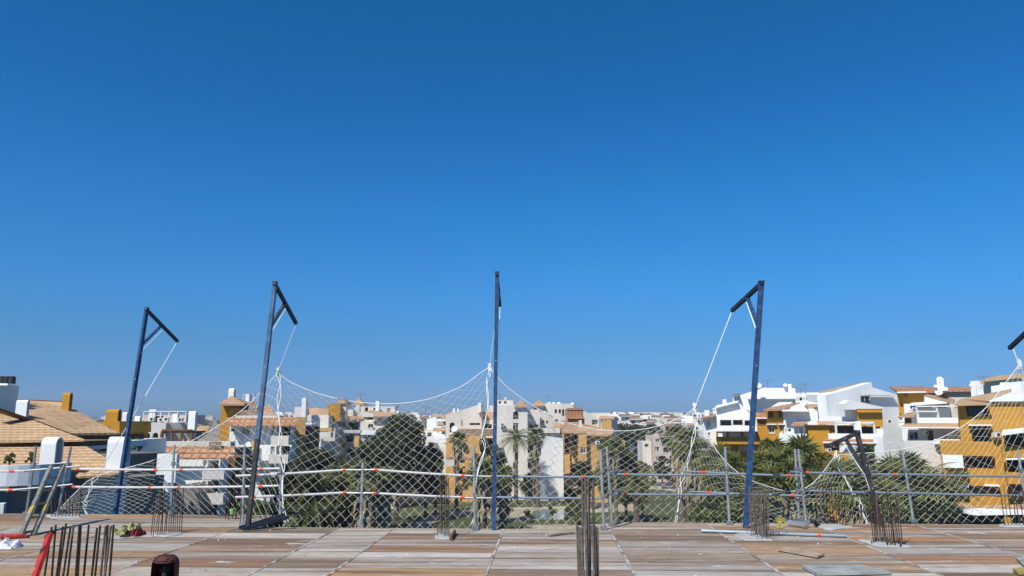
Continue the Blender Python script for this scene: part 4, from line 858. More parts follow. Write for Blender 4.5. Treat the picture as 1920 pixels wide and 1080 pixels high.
sp = [(1350, 838, 78, 'fan3', 'under the left end of the ochre balcony'), (1376, 852, 72, 'fan3', 'just left of the fourth blue pole'), (1422, 852, 70, 'fan3', 'just right of the fourth blue pole'), (1447, 826, 74, 'fan2', 'below the shuttered ochre stair bays'),
      (1468, 842, 66, 'fan3', 'in front of the bluish terrace wall'), (1502, 822, 70, 'fan3', 'rising over the twin grey posts'), (1485, 862, 60, 'fan2', 'directly behind the twin grey posts'), (1440, 878, 60, 'fan3', 'above the rebar cluster at the fourth pole'),
      (1535, 846, 68, 'date2', 'with drooping fronds in front of the ochre wall below the terraces'), (1585, 868, 64, 'fan3', 'under the arm of the collapsed pole'), (1618, 842, 74, 'fan', 'poking up before the white wall right of the collapsed pole'),
      (1640, 866, 62, 'date2', 'behind the post of the collapsed pole'), (1668, 862, 66, 'fan3', 'right of the collapsed pole'), (1700, 852, 66, 'fan3', 'behind the lone leaning post'), (1722, 868, 62, 'date2', 'right of the lone leaning post'), (1608, 900, 55, 'fan2', 'low behind the collapsed pole'),
      (1655, 905, 54, 'fan2', 'low right of the collapsed pole'), (1745, 890, 60, 'fan3', 'touching the ochre block balconies'), (1410, 905, 58, 'fan3', 'low beside the fourth pole'), (1530, 890, 60, 'fan3', 'between the twin posts and the collapsed pole'), (1335, 890, 70, 'fan2', 'low left of the short grey post')]
for i, (x, y, Y, k, t) in enumerate(sp): plant(k, x, y, Y, ('feathery palm ' if k == 'date2' else 'fan palm ')+t, 'feathery palms' if k == 'date2' else PG, 1.05, i*1.3)
plant('fan', 1152, 828, 88, 'small fan palm right of the apricot flats', PG, 1.1, 1); plant('date2', 1190, 880, 84, 'feathery palm low behind the rails right of the leaning twin posts', 'feathery palms', .8); plant('date2', 925, 885, 84, 'feathery palm low behind the central pole', 'feathery palms', .8, 1)
for k, (x, y, Y, t) in enumerate(((1035, 950, 96, 'bush behind the pond'), (1070, 950, 90, 'bush at the right end of the pond'), (990, 955, 92, 'bush at the left end of the pond'), (1085, 935, 90, 'bush behind the near rebar bundle'), (1330, 930, 75, 'bush beside the pavement'), (20, 850, 21.5, 'flowering bush on the terrace at the left edge'), (60, 848, 21, 'bush on the curved terrace wall'), (500, 945, 50, 'bush below the white flats'), (1020, 905, 119, 'bush beside the white pavilion'), (1355, 940, 62, 'bush left of the fourth pole foot'))):
    plant('bush', x, y, Y, 'green '+t, 'bushes', 1.0 if Y > 30 else .9, k, at(x, y+26, Y).z if Y < 30 else None)
tl = MB(); rr = random.Random(4)
for k in range(160):
    px = rr.uniform(-100, 2020); Y = rr.uniform(560, 900)
    if rr.random() < .35: px = rr.uniform(1150, 1330); Y = rr.uniform(230, 700)
    x = (px-960)/F*Y; leafball(tl, (x, Y, terr(x, Y)+2), rr.uniform(2.5, 4.5), 36, 'leaf_dark', 1.1, rr, .8)
tag(tl.build('distant_trees'), 'dark scattered trees on the horizon of the far town', 'trees', kind='stuff')
# ---------------- parked cars ----------------
def car(px, py, m, label, rot, seed):
    p = atz(px, py, .04); root = thing('parked_car', label, 'car', p, 'cars parked beside the lawn'); c, s_ = math.cos(rot), math.sin(rot)
    T = lambda x, y, z: (p.x+x*c-y*s_, p.y+x*s_+y*c, p.z+z)
    def prism(prof, hw, mm, name, par):
        mb = MB(); n = len(prof); mb.add([T(x, -hw, z) for x, z in prof]+[T(x, hw, z) for x, z in prof], [tuple(range(n)), tuple(range(2*n-1, n-1, -1))]+[(i, i+n, (i+1) % n+n, (i+1) % n) for i in range(n)], mm); return mb.build(name, par)
    prism([(-2.1, .35), (2.1, .35), (2.15, .75), (1.9, .92), (1.0, .98), (.45, 1.42), (-1.1, 1.46), (-1.8, 1.0), (-2.1, .92)], .85, m, 'body', root)
    prism([(.9, .98), (.42, 1.36), (-1.05, 1.40), (-1.6, 1.0)], .858, 'glass', 'window', root)
    for x in (-1.3, 1.3):
        for y in (-.8, .8): mb = MB(); mb.tube([T(x, y-.1, .33), T(x, y+.1, .33)], .33, 'dark', 12); mb.build('wheel', root)
car(1228, 897, 'car_grey', 'grey car parked furthest left beside the lawn', .2, 1); car(1249, 900, 'car_red', 'red car parked between the grey and the dark car', .15, 2); car(1268, 903, 'car_dark', 'dark car parked right of the red car', .2, 3)
car(1290, 922, 'frame_white' if False else 'bag', 'white car parked nearest on the pavement', 1.2, 4)

for k, (x, y, Y, wp, t) in enumerate(((941, 796, 117.6, 8, 'white wall of the tall plain tower'), (1120, 830, 113.6, 8, 'apricot gable wall of the brown-roofed flats'), (1478, 806, 81, 9, 'white wall left of the small bay window'), (1665, 790, 83, 9, 'great white gable wall'), (1735, 812, 76.3, 8, 'shaded wall under the tan strip roof'), (1553, 843, 72.8, 8, 'ochre balcony below the terraces'), (1868, 815, 65.4, 11, 'ochre wall beside the right edge balconies'), (585, 822, 98.8, 8, 'pale wall under the thin chimney'), (438, 806, 73.6, 8, 'white wall below the orange tiled eave'))):
    aircon(x, y, Y, wp, 'air conditioning unit on the '+t)
antenna(938, 738, 752, 119, 'thin aerial on the tall plain tower left of its tile turret'); antenna(1028, 742, 757, 136, 'thin aerial on the rooftop block with small arches'); antenna(676, 738, 750, 108, 'thin aerial between the two small tile turrets'); antenna(1440, 712, 728, 98, 'aerial on the highest white penthouse'); antenna(1846, 705, 722, 78, 'aerial near the top right penthouse')
# ---------------- the formwork deck we stand on ----------------
DZ = 10.4
AX = math.atan((1025-960)*CP/F); ca, sa = math.cos(AX), math.sin(AX)
def uv(p): return (p.x*ca-p.y*sa, p.x*sa+p.y*ca)
def xy(u, v, z=DZ): return Vector((u*ca+v*sa, -u*sa+v*ca, z))
def dk(px, py, dz=0): return atz(px, py, DZ+dz)
seams = [uv(dk(x, 990))[0] for x in (445, 635, 740, 945, 1141, 1335, 1540, 1735)]
st = 1.66
while seams[0] > -26: seams.insert(0, seams[0]-st)
while seams[-1] < 26: seams.append(seams[-1]+st)
uL = uv(dk(445, 990))[0]; uM = uv(dk(1141, 990))[0]
vL = uv(dk(240, 966))[1]; vM = uv(dk(760, 992))[1]; vR = uv(dk(1500, 983))[1]
bm_ = bpy.data.materials.new('formwork_boards'); bm_.use_nodes = True; n = bm_.node_tree.nodes; l = bm_.node_tree.links; p = n['Principled BSDF']; p.inputs['Roughness'].default_value = .7; p.inputs['Specular IOR Level'].default_value = .25
g_ = n.new('ShaderNodeNewGeometry'); at_ = n.new('ShaderNodeAttribute'); at_.attribute_name = 'board'
def nz(scale, sc, det=6, rough=.6):
    mp = n.new('ShaderNodeMapping'); mp.inputs['Scale'].default_value = scale; mp.inputs['Rotation'].default_value = (0, 0, AX); l.new(g_.outputs['Position'], mp.inputs[0])
    q = n.new('ShaderNodeTexNoise'); q.inputs['Scale'].default_value = sc; q.inputs['Detail'].default_value = det; q.inputs['Roughness'].default_value = rough; l.new(mp.outputs[0], q.inputs['Vector']); return q.outputs['Fac']
def ramp(src, a, b):
    q = n.new('ShaderNodeMapRange'); q.inputs[1].default_value = a; q.inputs[2].default_value = b; l.new(src, q.inputs[0]); return q.outputs[0]
def mixc(f, a, b, mode='MIX'):
    q = n.new('ShaderNodeMix'); q.data_type = 'RGBA'; q.blend_type = mode
    for i, v in ((0, f), (6, a), (7, b)):
        if isinstance(v, tuple): q.inputs[i].default_value = (*v, 1)
        elif isinstance(v, float): q.inputs[i].default_value = v
        else: l.new(v, q.inputs[i])
    return q.outputs[2]
c1 = mixc(ramp(nz((.5, 9, 1), 1.3), .50, .74), at_.outputs['Color'], (.50, .46, .41))       # dried cement film in streaks
c2 = mixc(ramp(nz((.35, 6, 1), 1.0, 5), .46, .66), c1, (.20, .125, .08))                 # worn brown streaks
c3 = mixc(ramp(nz((1, 2.2, 1), 1.6, 8, .7), .60, .70), c2, (.60, .57, .53))                 # spilt grout
c4 = mixc(ramp(nz((1.6, 45, 1), 3, 4), .42, .75), c3, (.10, .065, .045))                       # wood grain
c5 = mixc(ramp(nz((1, 1, 1), 14, 4), .70, .76), c4, (.62, .60, .56))
l.new(c5, p.inputs['Base Color']); MATS['boards'] = bm_
b_ = n.new('ShaderNodeBump'); b_.inputs['Strength'].default_value = .35; b_.inputs['Distance'].default_value = .01; l.new(nz((3, 50, 1), 3, 4), b_.inputs['Height']); l.new(b_.outputs[0], p.inputs['Normal'])
mb = MB(); cols = []; rr = random.Random(21)
pal = [(.50, .46, .41), (.36, .20, .10), (.44, .24, .12), (.46, .25, .10), (.46, .30, .15), (.47, .42, .36), (.30, .22, .16), (.56, .51, .45), (.22, .145, .10), (.42, .35, .27), (.46, .30, .16), (.34, .28, .22), (.52, .47, .41), (.20, .14, .10), (.40, .27, .16), (.58, .54, .49)]
pale = [(.56, .51, .45), (.52, .47, .41), (.60, .56, .50), (.48, .43, .38), (.50, .44, .37)]
for i in range(len(seams)-1):
    u0, u1 = seams[i]+.02, seams[i+1]-.02; uc = (u0+u1)/2; ve = vL if uc < uL else (vM if uc < uM else vR); v = -6 + (rr.random()*.1)
    while v < ve-.02:
        w_ = .5; base = rr.choice(pal if rr.random() < (.8 if uc > uM-2 else .55) else pale); v1 = min(v+w_, ve)
        nsub = rr.choice((1, 1, 2, 3)); zj = rr.uniform(-.002, .002)
        for k in range(nsub):
            a0 = v+(v1-v)*k/nsub+(.004 if k == 0 else .0012); a1 = v+(v1-v)*(k+1)/nsub-(.003 if k == nsub-1 else .0)
            if a1-a0 < .02: continue
            tn = rr.uniform(.82, 1.14); c = [max(.02, q*tn*rr.uniform(.97, 1.03)) for q in base]
            if rr.random() < .2: c = [q*.5+w2*.5 for q, w2 in zip(c, rr.choice(pal))]
            q = [xy(u0, a0, DZ+zj), xy(u1, a0, DZ+zj), xy(u1, a1, DZ+zj), xy(u0, a1, DZ+zj)]
            mb.face(q, 'boards'); cols.append(c)
        v = v1
nb = len(mb.f)
def slab(u0, u1, v0, v1, z0, z1, m):
    a = [xy(u0, v0, z0), xy(u1, v0, z0), xy(u1, v1, z0), xy(u0, v1, z0)]; b = [q+Vector((0, 0, z1-z0)) for q in a]
    mb.add(a+b, [(3, 2, 1, 0), (4, 5, 6, 7), (0, 1, 5, 4), (1, 2, 6, 5), (2, 3, 7, 6), (3, 0, 4, 7)], m)
slab(-26, uL, -6, vL+.01, DZ-.25, DZ-.012, 'dark'); slab(uL+.001, uM, -6, vM+.01, DZ-.25, DZ-.012, 'dark'); slab(uM+.001, 26, -6, vR+.01, DZ-.25, DZ-.012, 'dark')
# board edges and the timber edge strip along the drop
for a, b, ve in ((-26, uL, vL), (uL, uM, vM), (uM, 26, vR)): slab(a, b, ve+.012, ve+.06, DZ-.14, DZ+.006, 'plank')
slab(-25, 25, -5.5, vM-.8, -.2, DZ-.6, 'concrete')
for i, s_ in enumerate(seams): 
    ve = vL if s_ < uL+.01 else (vM if s_ < uM else vR)
    slab(s_-.016, s_+.016, -6, ve, DZ-.01, DZ+.004, 'seam')
o = mb.build('deck'); struct(o)
ca_ = o.data.color_attributes.new('board', 'FLOAT_COLOR', 'CORNER'); arr = []
for i, f in enumerate(o.data.polygons):
    c = cols[i] if i < nb else (.4, .35, .3)
    arr += [c[0], c[1], c[2], 1]*f.loop_total
ca_.data.foreach_set('color', arr)
def patch(pxs, label, m='concrete'):
    pts = [dk(a, b) for a, b in pxs]; cen = sum(pts, Vector())/len(pts); rr = random.Random(len(label)); ring = []
    for i in range(len(pts)):
        for k in range(3): q = pts[i].lerp(pts[(i+1) % len(pts)], k/3); ring.append(cen+(q-cen)*(rr.uniform(.86, 1.12) if 'smear' not in label else rr.uniform(.35, 1.15)))
    mb = MB(); N = len(ring); lo = [Vector((q.x, q.y, DZ+.003)) for q in ring]; th_ = .018 if 'smear' not in label else .006; hi = [cen+(q-cen)*.86 for q in ring]; hi = [Vector((q.x, q.y, DZ+th_+rr.uniform(-.25, .3)*th_)) for q in hi]
    mb.add(lo+hi+[Vector((cen.x, cen.y, DZ+th_*1.3))], [(i, (i+1) % N, N+(i+1) % N, N+i) for i in range(N)]+[(N+i, N+(i+1) % N, 2*N) for i in range(N)], m)
    return single(mb, 'concrete_patch', label, 'concrete', (cen.x, cen.y, DZ), 'pale concrete patches on the deck')
patch([(160/4.32+240, 1005), (283, 1001), (300, 1000), (345, 997), (342, 1002), (310, 1008)], 'pale concrete patch round the rebar bundle left of the second blue pole')
patch([(812, 1006), (830, 1000), (850, 1001), (846, 1012), (815, 1013)], 'pale concrete patch round the rebar bundle left of the central pole')
patch([(1375, 1003), (1400, 998), (1440, 1008), (1452, 1015), (1400, 1014)], 'pale concrete patch round the rebar bundle at the fourth pole')
patch([(1612, 1014), (1650, 1012), (1690, 1020), (1705, 1026), (1650, 1028)], 'pale concrete patch round the hooked rebar bundle on the right')
patch([(155, 1003), (230, 1003), (280, 1009), (200, 1012)], 'long pale concrete smear in front of the crumpled sacks')
patch([(1530, 978+5), (1570, 984), (1600, 989), (1560, 994), (1535, 990)], 'pale concrete patch at the foot of the twin grey posts')
patch([(1868, 984), (1920, 983), (1960, 988), (1880, 989)], 'pale concrete patch at the rebar bundle on the right edge')
patch([(85, 968), (140, 966), (152, 971), (95, 973)], 'pale concrete patch at the foot of the post behind the ladder')
for k, (x, y, w_, h_, t) in enumerate(((868, 1058, 30, 3, 'left of the long seam in the middle'), (812, 1057, 14, 2, 'further left of the long seam'), (735, 1045, 34, 2.5, 'between the two left seams'), (905, 1022, 16, 2, 'behind the long white seam'), (985, 1035, 14, 2.5, 'left of the near thick rebars'), (1250, 1018, 30, 2, 'right of the near thick rebars'), (1350, 1062, 26, 3, 'in the bay before the fourth pole'), (1580, 990, 40, 2.5, 'behind the loose scaffold tube'), (1760, 1030, 44, 3, 'in the right bays'), (560, 1020, 30, 2.5, 'in front of the black steel trestle'), (420, 1055, 30, 3, 'right of the maroon cylinder'), (1830, 1000, 30, 2, 'near the right edge rebars'))):  # the black steel trestle is the plain open steel frame
    patch([(x-w_, y+h_*.3), (x-w_*.4, y-h_), (x+w_*.3, y-h_*.4), (x+w_, y-h_*.2), (x+w_*.5, y+h_*.7), (x-w_*.2, y+h_*.5)], 'thin dried cement smear '+t, 'concrete')
# ---------------- rebar bundles ----------------
def rebar(label, bars, r=.008, m='rust', hooks=False, Yfix=None, ties=()):
    P = []
    for b in bars:
        tx, ty, bx, by = b[:4]
        if Yfix: Y = Yfix+b[4]; t = at(tx, ty, Y); q = at(bx, by, Y); d = (q-t); k = (DZ+.01-t.z)/d.z; base = t+d*k
        else: base = dk(bx, by, .005); t = at(tx, ty, base.y)
        P.append((base, t))
    c = sum((q[0] for q in P), Vector())/len(P); c.z = DZ
    root = thing('rebar_bundle', label, 'rebar', c, 'starter bar bundles standing on the deck')
    rr = random.Random(len(label)*7)
    for base, t in P:
        mb = MB(); mid = base.lerp(t, .5)+Vector((rr.uniform(-.012, .012), rr.uniform(-.01, .01), 0)); mb.tube([base, mid, t], r, m if rr.random() < .75 else 'rust_grey', 6)
        L = (t-base).length; k = 0
        if hooks:
            a = rr.uniform(0, 6.28); rad = .05
            mb.tube([base+Vector((math.cos(a)*rad*(1-math.cos(q)), math.sin(a)*rad*(1-math.cos(q)), rad*math.sin(-q)+.045)) for q in (0, .6, 1.2, 1.9, 2.6, 3.2)], r, m, 5)
        mb.build('bar', root)
    for h in ties:
        mb = MB(); ring = [b.lerp(t, h) for b, t in P]; xs_ = [q.x for q in ring]; ys_ = [q.y for q in ring]; z = sum(q.z for q in ring)/len(ring)
        x0, x1, y0, y1 = min(xs_)-.012, max(xs_)+.012, min(ys_)-.012, max(ys_)+.012; mb.tube([(x0, y0, z), (x1, y0, z), (x1, y1, z+.01), (x0, y1, z), (x0, y0, z)], r*.6, m, 5); mb.build('stirrup', root)
    return root
rr = random.Random(5)
xsL = [(97, 988, 85), (104.5, 984, 96), (118, 987, 108), (124, 982, 112), (132, 989, 119), (138, 984, 126), (149, 985, 141), (151.5, 986, 144), (166.5, 984, 156), (182, 990, 173), (188, 985, 178), (198, 986, 189), (208, 986, 199), (213, 984, 204), (202, 984, 195)]
rebar('near bundle of thin dark rebars beside the leaning red spirit level', [(x, y, xb, 1080, rr.uniform(-.25, .25)) for x, y, xb in xsL], .0075, Yfix=5.0)
xsC = [(1092, 895, 1095), (1097.5, 894, 1099), (1103, 897, 1104), (1112, 900, 1113), (1082, 985, 1087), (1086, 988, 1090), (1091, 990, 1093), (1101, 960, 1102), (1107, 985, 1108), (1116, 986, 1118), (1120, 989, 1121), (1111, 984, 1112), (1096, 930, 1098)]
rebar('near tight bundle of thick rebars of two heights in the middle foreground', [(x, y, xb, 1080, rr.uniform(-.12, .12)) for x, y, xb in xsC], .0068, 'rust_grey', Yfix=4.6)
rebar('loose rebar bundle standing between the crumpled sacks and the second pole', [(290+i*3.9+rr.uniform(-1, 1), rr.choice((914, 916, 940, 925)), 283+i*4.1, 1007-i*.8+rr.choice((-3, 0, 1))) for i in range(15)], .0062)
rebar('low rebar group holding a green cap left of the second pole foot', [(425, 935, 423, 974), (430, 930, 429, 975), (441, 905, 436, 972), (446, 920, 442, 973), (452, 925, 451, 978)], .008)
rebar('narrow rebar bundle left of the central pole', [(820+i*2.6+rr.uniform(-.6, .6), rr.choice((889, 915, 895, 912)), 820+i*2.5, 1009-rr.choice((0, 2, 5, 7))) for i in range(10)], .0055, ties=(.25, .6))
rebar('dense rebar bundle at the foot of the fourth blue pole', [(1404+i*2.1+rr.uniform(-.6, .6), rr.choice((919, 917, 922, 910)), 1409+i*1.9, 1001+i*.35+rr.choice((0, 3, 6))) for i in range(18)], .0062, 'rust_grey', ties=(.15, .5, .85))
rebar('leaning rebar bundle with hooked feet on the right side of the deck', [(1630+i*3.1+rr.uniform(-1, 1), rr.choice((925, 912, 930, 950)), 1638+i*3.2, 1016+i*.45+rr.choice((-2, 0, 3))) for i in range(18)], .0068, hooks=True, ties=(.7,))
rebar('sparse far rebar group between the twin posts and the collapsed pole', [(1529+i*6+rr.uniform(-1, 1), 902+rr.choice((0, 3, 6)), 1536+i*5.6, 984.5) for i in range(10)], .007)
rebar('thin rebar group at the right edge of the deck', [(1875+i*7, 910+rr.choice((0, 4, 8)), 1884+i*7, 986) for i in range(11)], .007)
rebar('short rebar group behind the ladder by the left edge', [(95+i*7, 930+rr.choice((0, -8, 8)), 97+i*6.5, 970) for i in range(9)], .007)
mb = MB(); q = dk(435, 958, 0); q = at(435, 960, dk(436, 974).y); mb.tube([q+Vector((0, 0, -.03)), q+Vector((0, 0, .05))], [.03, .036], 'rope_green', 8); single(mb, 'green_cap', 'small green plastic cap hanging on the low rebar group', 'cap', q)
# ---------------- guard posts and rails ----------------
GP = 'grey scaffold guard posts along the deck edge'
def post(tx, ty, bx, by, label, Y=None, m='galvanised', r=.02, dzb=0):
    base = dk(bx, by) if Y is None else at(bx, by, Y); t = at(tx, ty, base.y); root = thing('guard_post', label, 'post', base, GP)
    mb = MB(); mb.tube([base, base.lerp(t, .55), t], r, m, 8); mb.build('tube', root)
    mb = MB(); k = base.lerp(t, .02); mb.box(k+Vector((0, 0, .01)), (.09, .07, .05), 'metal_grey'); mb.build('foot_clamp', root)
    for h in (.42, .73): mb = MB(); mb.box(base.lerp(t, h), (.05, .06, .06), 'metal_grey'); mb.build('clamp', root)
for a in ((68, 836, 49, 966, 'dark guard post left of the ladder', None, 'metal_grey'), (133, 838, 108, 966, 'dark tall guard post right of the ladder', None, 'metal_grey'), (327, 834, 320, 966, 'grey guard post above the loose rebar bundle'), (459, 836, 455, 986, 'grey guard post just left of the second blue pole'),
          (527, 836, 525, 972, 'grey guard post just right of the second blue pole'), (680.5, 868, 676, 990, 'grey guard post where the bent rails meet'), (888.5, 838, 891, 994, 'grey guard post just left of the central pole'), (1126, 842, 1132.5, 994, 'grey guard post left of the leaning pair by the near rebars'), (1137.5, 838, 1148, 985, 'grey guard post right of the leaning pair by the near rebars'),
          (1359.5, 838, 1368, 984, 'grey guard post just left of the fourth blue pole'), (1490.5, 842, 1499, 978, 'left grey post of the twin posts', 12.6), (1497, 842, 1512, 982, 'right grey post of the twin posts'), (1692, 844, 1713, 980, 'lone leaning grey post right of the collapsed pole'), (1909, 845, 1928, 982, 'grey guard post at the right edge')): post(*a)
RG = 'guard rail tubes along the deck edge'
def rail(x0, y0, x1, y1, label, m='pipe_white', Y0=12.0, Y1=12.0, reds=(), r=.018, double=()):
    a = at(x0, y0, Y0); b = at(x1, y1, Y1); root = thing('guard_rail', label, 'rail', a, RG); mb = MB()
    N = 10; L = (b-a).length; pts = [a.lerp(b, k/N)+Vector((0, 0, -.012*L*.35*math.sin(math.pi*k/N))) for k in range(N+1)]
    mb.tube(pts, r, m, 8); mb.build('tube', root)
    for xa, xb in reds:
        ta = (xa-x0)/(x1-x0); tb = (xb-x0)/(x1-x0); mb = MB(); dz = lambda t: Vector((0, 0, -.012*L*.35*math.sin(math.pi*t)))
        mb.tube([a.lerp(b, ta)+dz(ta), a.lerp(b, tb)+dz(tb)], r*1.35, 'orange_red', 8); mb.build('red_sleeve', root)
    return root
rail(-40, 883.5, 58, 883, 'upper white rail tube at the far left edge', Y0=13.4, Y1=13.4, reds=((18, 27),)); rail(-40, 918.5, 52, 918, 'lower white rail tube at the far left edge', Y0=13.4, Y1=13.4, reds=((16, 24),))
rail(45, 882.5, 152, 873.5, 'thin dark upper tube crossing behind the ladder', 'metal_grey', 13.0, 13.2, r=.017); rail(30, 918, 136, 908, 'thin dark lower tube crossing behind the ladder', 'metal_grey', 13.0, 13.2, r=.017); 
rail(144, 879.5, 525, 878.5, 'upper white rail tube running past the first and second blue poles', Y0=13.2, Y1=12.6, reds=((144, 150), (293, 300), (342, 348), (489, 495))); rail(136, 913, 522, 911, 'lower white rail tube running past the first and second blue poles', Y0=13.2, Y1=12.6, reds=((136, 143), (283, 288), (338, 343), (487, 494)))
rail(442, 892.5, 648, 881, 'upper rising white rail tube between the second pole and the bent joint', Y0=11.8, Y1=12.0, reds=((480, 484), (643, 649))); rail(441, 932.5, 651, 923.5, 'lower rising white rail tube between the second pole and the bent joint', Y0=11.8, Y1=12.0, reds=((475, 479), (643, 649)))
rail(640, 881, 705, 880.5, 'short thin sleeve tube at the upper bent joint', 'galvanised', 12, 12, r=.014); rail(648, 924, 705, 924.5, 'short thin sleeve tube at the lower bent joint', 'galvanised', 12, 12, r=.014)
rail(700, 880.5, 874, 892, 'upper falling white rail tube between the bent joint and the central pole', Y0=12, Y1=12, reds=((702, 709), (865, 871))); rail(698, 924.5, 872, 932.5, 'lower falling white rail tube between the bent joint and the central pole', Y0=12, Y1=12, reds=((700, 706), (864, 871)))
rail(868, 891.5, 922, 893.5, 'short thin upper sleeve tube behind the central pole', 'galvanised', 12, 12, r=.016); rail(868, 933, 924, 934, 'short thin lower sleeve tube behind the central pole', 'galvanised', 12, 12, r=.016)
rail(920, 892.5, 1135, 894, 'upper shade-blue rail tube right of the central pole', 'pipe_blue', 11.95, 11.95, reds=((920, 924), (1091, 1098)), r=.017); rail(922, 932, 1133, 934, 'lower shade-blue rail tube right of the central pole', 'pipe_blue', 11.95, 11.95, reds=((922, 926), (1090, 1095)), r=.017)  # white tubes given a bluish colour for the shade on them
rail(1125, 896, 1158, 882, 'short oblique dark upper tube joining the leaning pair of posts', 'metal_grey', 11.8, 12.6, r=.018); rail(1128, 934, 1168, 914, 'short oblique dark lower tube joining the leaning pair of posts', 'metal_grey', 11.8, 12.6, r=.018)
rail(1145, 889, 1366, 890, 'upper grey rail tube in front of the lawn', 'pipe_blue', 12.5, 12.5, reds=((1170, 1177),), r=.017); rail(1145, 926, 1372, 927, 'lower grey rail tube in front of the lawn', 'pipe_blue', 12.5, 12.5, reds=((1168, 1175),), r=.017)
rail(1280, 883.5, 1513, 892.5, 'upper grey rail tube crossing the fourth blue pole', 'pipe_blue', 12.7, 12.5, reds=((1313, 1324), (1476, 1483)), r=.017); rail(1282, 921, 1522, 930, 'lower grey rail tube crossing the fourth blue pole', 'pipe_blue', 12.7, 12.5, reds=((1324, 1334), (1482, 1489)), r=.017)
rail(1482, 885, 1700, 890, 'upper dark rail tube behind the collapsed pole', 'pipe_blue', 12.4, 12.4, reds=((1509, 1516), (1675, 1680)), r=.018); rail(1515, 920, 1708, 924.5, 'lower dark rail tube behind the collapsed pole', 'pipe_blue', 12.4, 12.4, r=.018)
rail(1694, 889, 1945, 893.5, 'upper rail tube in front of the ochre block at the right edge', 'pipe_blue', 12.4, 12.4, r=.018); rail(1705, 924.5, 1945, 929, 'lower rail tube in front of the ochre block at the right edge', 'pipe_blue', 12.4, 12.4, r=.018)
# ---------------- net gallows ----------------
def gallows(bx, by, tx, ty, ex, ey, label, dY=1.4, w_=.07, lo='pole_blue', up='pole_blue', arm='pole_dark', brace=(.24, .46), split=.28, yaw=0, Yb=None, dYt=0):  # default arm colour is the blue paint darkened for its under-lit shade
    base = dk(bx, by) if Yb is None else at(bx, by, Yb); Y = base.y; t = at(tx, ty, Y+dYt); e = at(ex, ey, Y+dYt+dY); root = thing('net_gallows', label, 'pole', base, 'blue steel gallows poles carrying the nets')
    sp_ = base.lerp(t, split); U = (math.sin(yaw), math.cos(yaw), 0); mb = MB(); mb.bar(base, t, w_, w_, up, up=U); 
    mb.build('post', root, False)
    mb = MB(); mb.bar(base-Vector((0, 0, .02)), sp_, w_*1.05, w_*1.05, lo, up=U); mb.build('lower_socket', root)
    mb = MB(); d = (e-t).normalized(); mb.bar(t-d*.05, e, w_*.85, w_*.85, arm); mb.build('arm', root)
    mb = MB(); mb.bar(t.lerp(base, brace[0]*.75), t.lerp(e, brace[1]), w_*.7, w_*.7, up if lo != 'pole_grey' else lo); mb.build('brace', root)
    mb = MB(); mb.box(t+Vector((0, 0, .03)), (w_*1.15, w_*1.15, .03), 'pole_dark'); mb.build('cap', root)
    mb = MB(); c = t.lerp(base, .22); mb.box(c, (w_*1.25, w_*.5, .03), 'metal_grey'); mb.build('cleat', root)
    for q in (.35, .6): mb = MB(); k = t.lerp(base, q); mb.tube([k+Vector((0, -w_*.56, 0)), k+Vector((0, -w_*.66, 0))], .012, 'galvanised', 6); mb.build('bolt', root)
    return t, e, base
RO = 'thin white hoisting ropes on the gallows'
def rope(pts, label, r=.0048, m='rope', sag=0, wig=0, seed=0):
    rr = random.Random(seed); P = [Vector(q) for q in pts]; mb = MB(); out = []
    for i in range(len(P)-1):
        for k in range(8): t_ = k/8; q = P[i].lerp(P[i+1], t_); q.z -= sag*math.sin(math.pi*t_); out.append(q+Vector((rr.uniform(-wig, wig), rr.uniform(-wig, wig), 0)))
    out.append(P[-1]); mb.tube(out, r, m, 5); single(mb, 'hoist_rope', label, 'rope', min(out, key=lambda q: q.z), RO, True)
t1, e1, b1 = gallows(216, 963, 275, 581, 333, 640, 'blue gallows pole furthest left with a pale sunlit edge', yaw=.45, w_=.056)
t2, e2, b2 = gallows(464, 994, 515.5, 533, 555, 606, 'blue gallows pole second from the left with a dark lower half', up='pole_blue_light', lo='pole_grey', split=.36, w_=.06, yaw=.1)
t3, e3, b3 = gallows(925.5, 994, 932, 515, 937.5, 573, 'upright blue gallows pole in the middle seen end on', w_=.056)
t4, e4, b4 = gallows(1398, 990, 1427.5, 532, 1373, 582, 'dark blue gallows pole leaning right in front of the white gabled blocks', w_=.07)
t5, e5, b5 = gallows(1935, 985, 1975, 575, 1893, 653, 'blue gallows pole cut by the right edge with only its arm showing')
t6, e6, b6 = gallows(1652, 986, 1607, 812, 1550, 838, 'collapsed dark gallows pole bent over low among the palms on the right', lo='pole_grey', up='pole_grey', arm='pole_grey', split=.45, dY=.7, w_=.062, brace=(.62, .38))
def RP(px, py, Y): return at(px, py, Y)
Pk = [RP(182, 893, 14.3), RP(521, 698, 13.1), RP(918, 688, 13.1), RP(1303, 764, 13.1), RP(1567, 852, 12.8), RP(1911, 683, 13.2)]
rope([e1, RP(265, 755, 14.3), Pk[0]], 'rope from the leftmost gallows down to the corner of the leftmost net', .007); rope([e2+Vector((0, 0, -.03)), Pk[1]], 'rope from the second gallows to the net peak beside it'); rope([RP(931, 592, 12.9), RP(924, 640, 13), Pk[2]], 'rope from the central gallows to the highest net peak')
rope([e4, Pk[3]], 'long slanting rope from the fourth gallows to the net peak left of it', .0085); rope([RP(1900, 655, 13.2), RP(1906, 672, 13.2), Pk[5]], 'short rope from the right edge gallows arm to its net peak', .01)
for t_, e_, b_2, nm in ((t1, e1, b1, 'leftmost'), (t2, e2, b2, 'second'), (t4, e4, b4, 'fourth')): rope([t_.lerp(e_, .5)+Vector((0, 0, -.06)), t_.lerp(b_2, .22)], 'short stay rope under the brace of the '+nm+' gallows', .008 if nm == 'fourth' else .006)
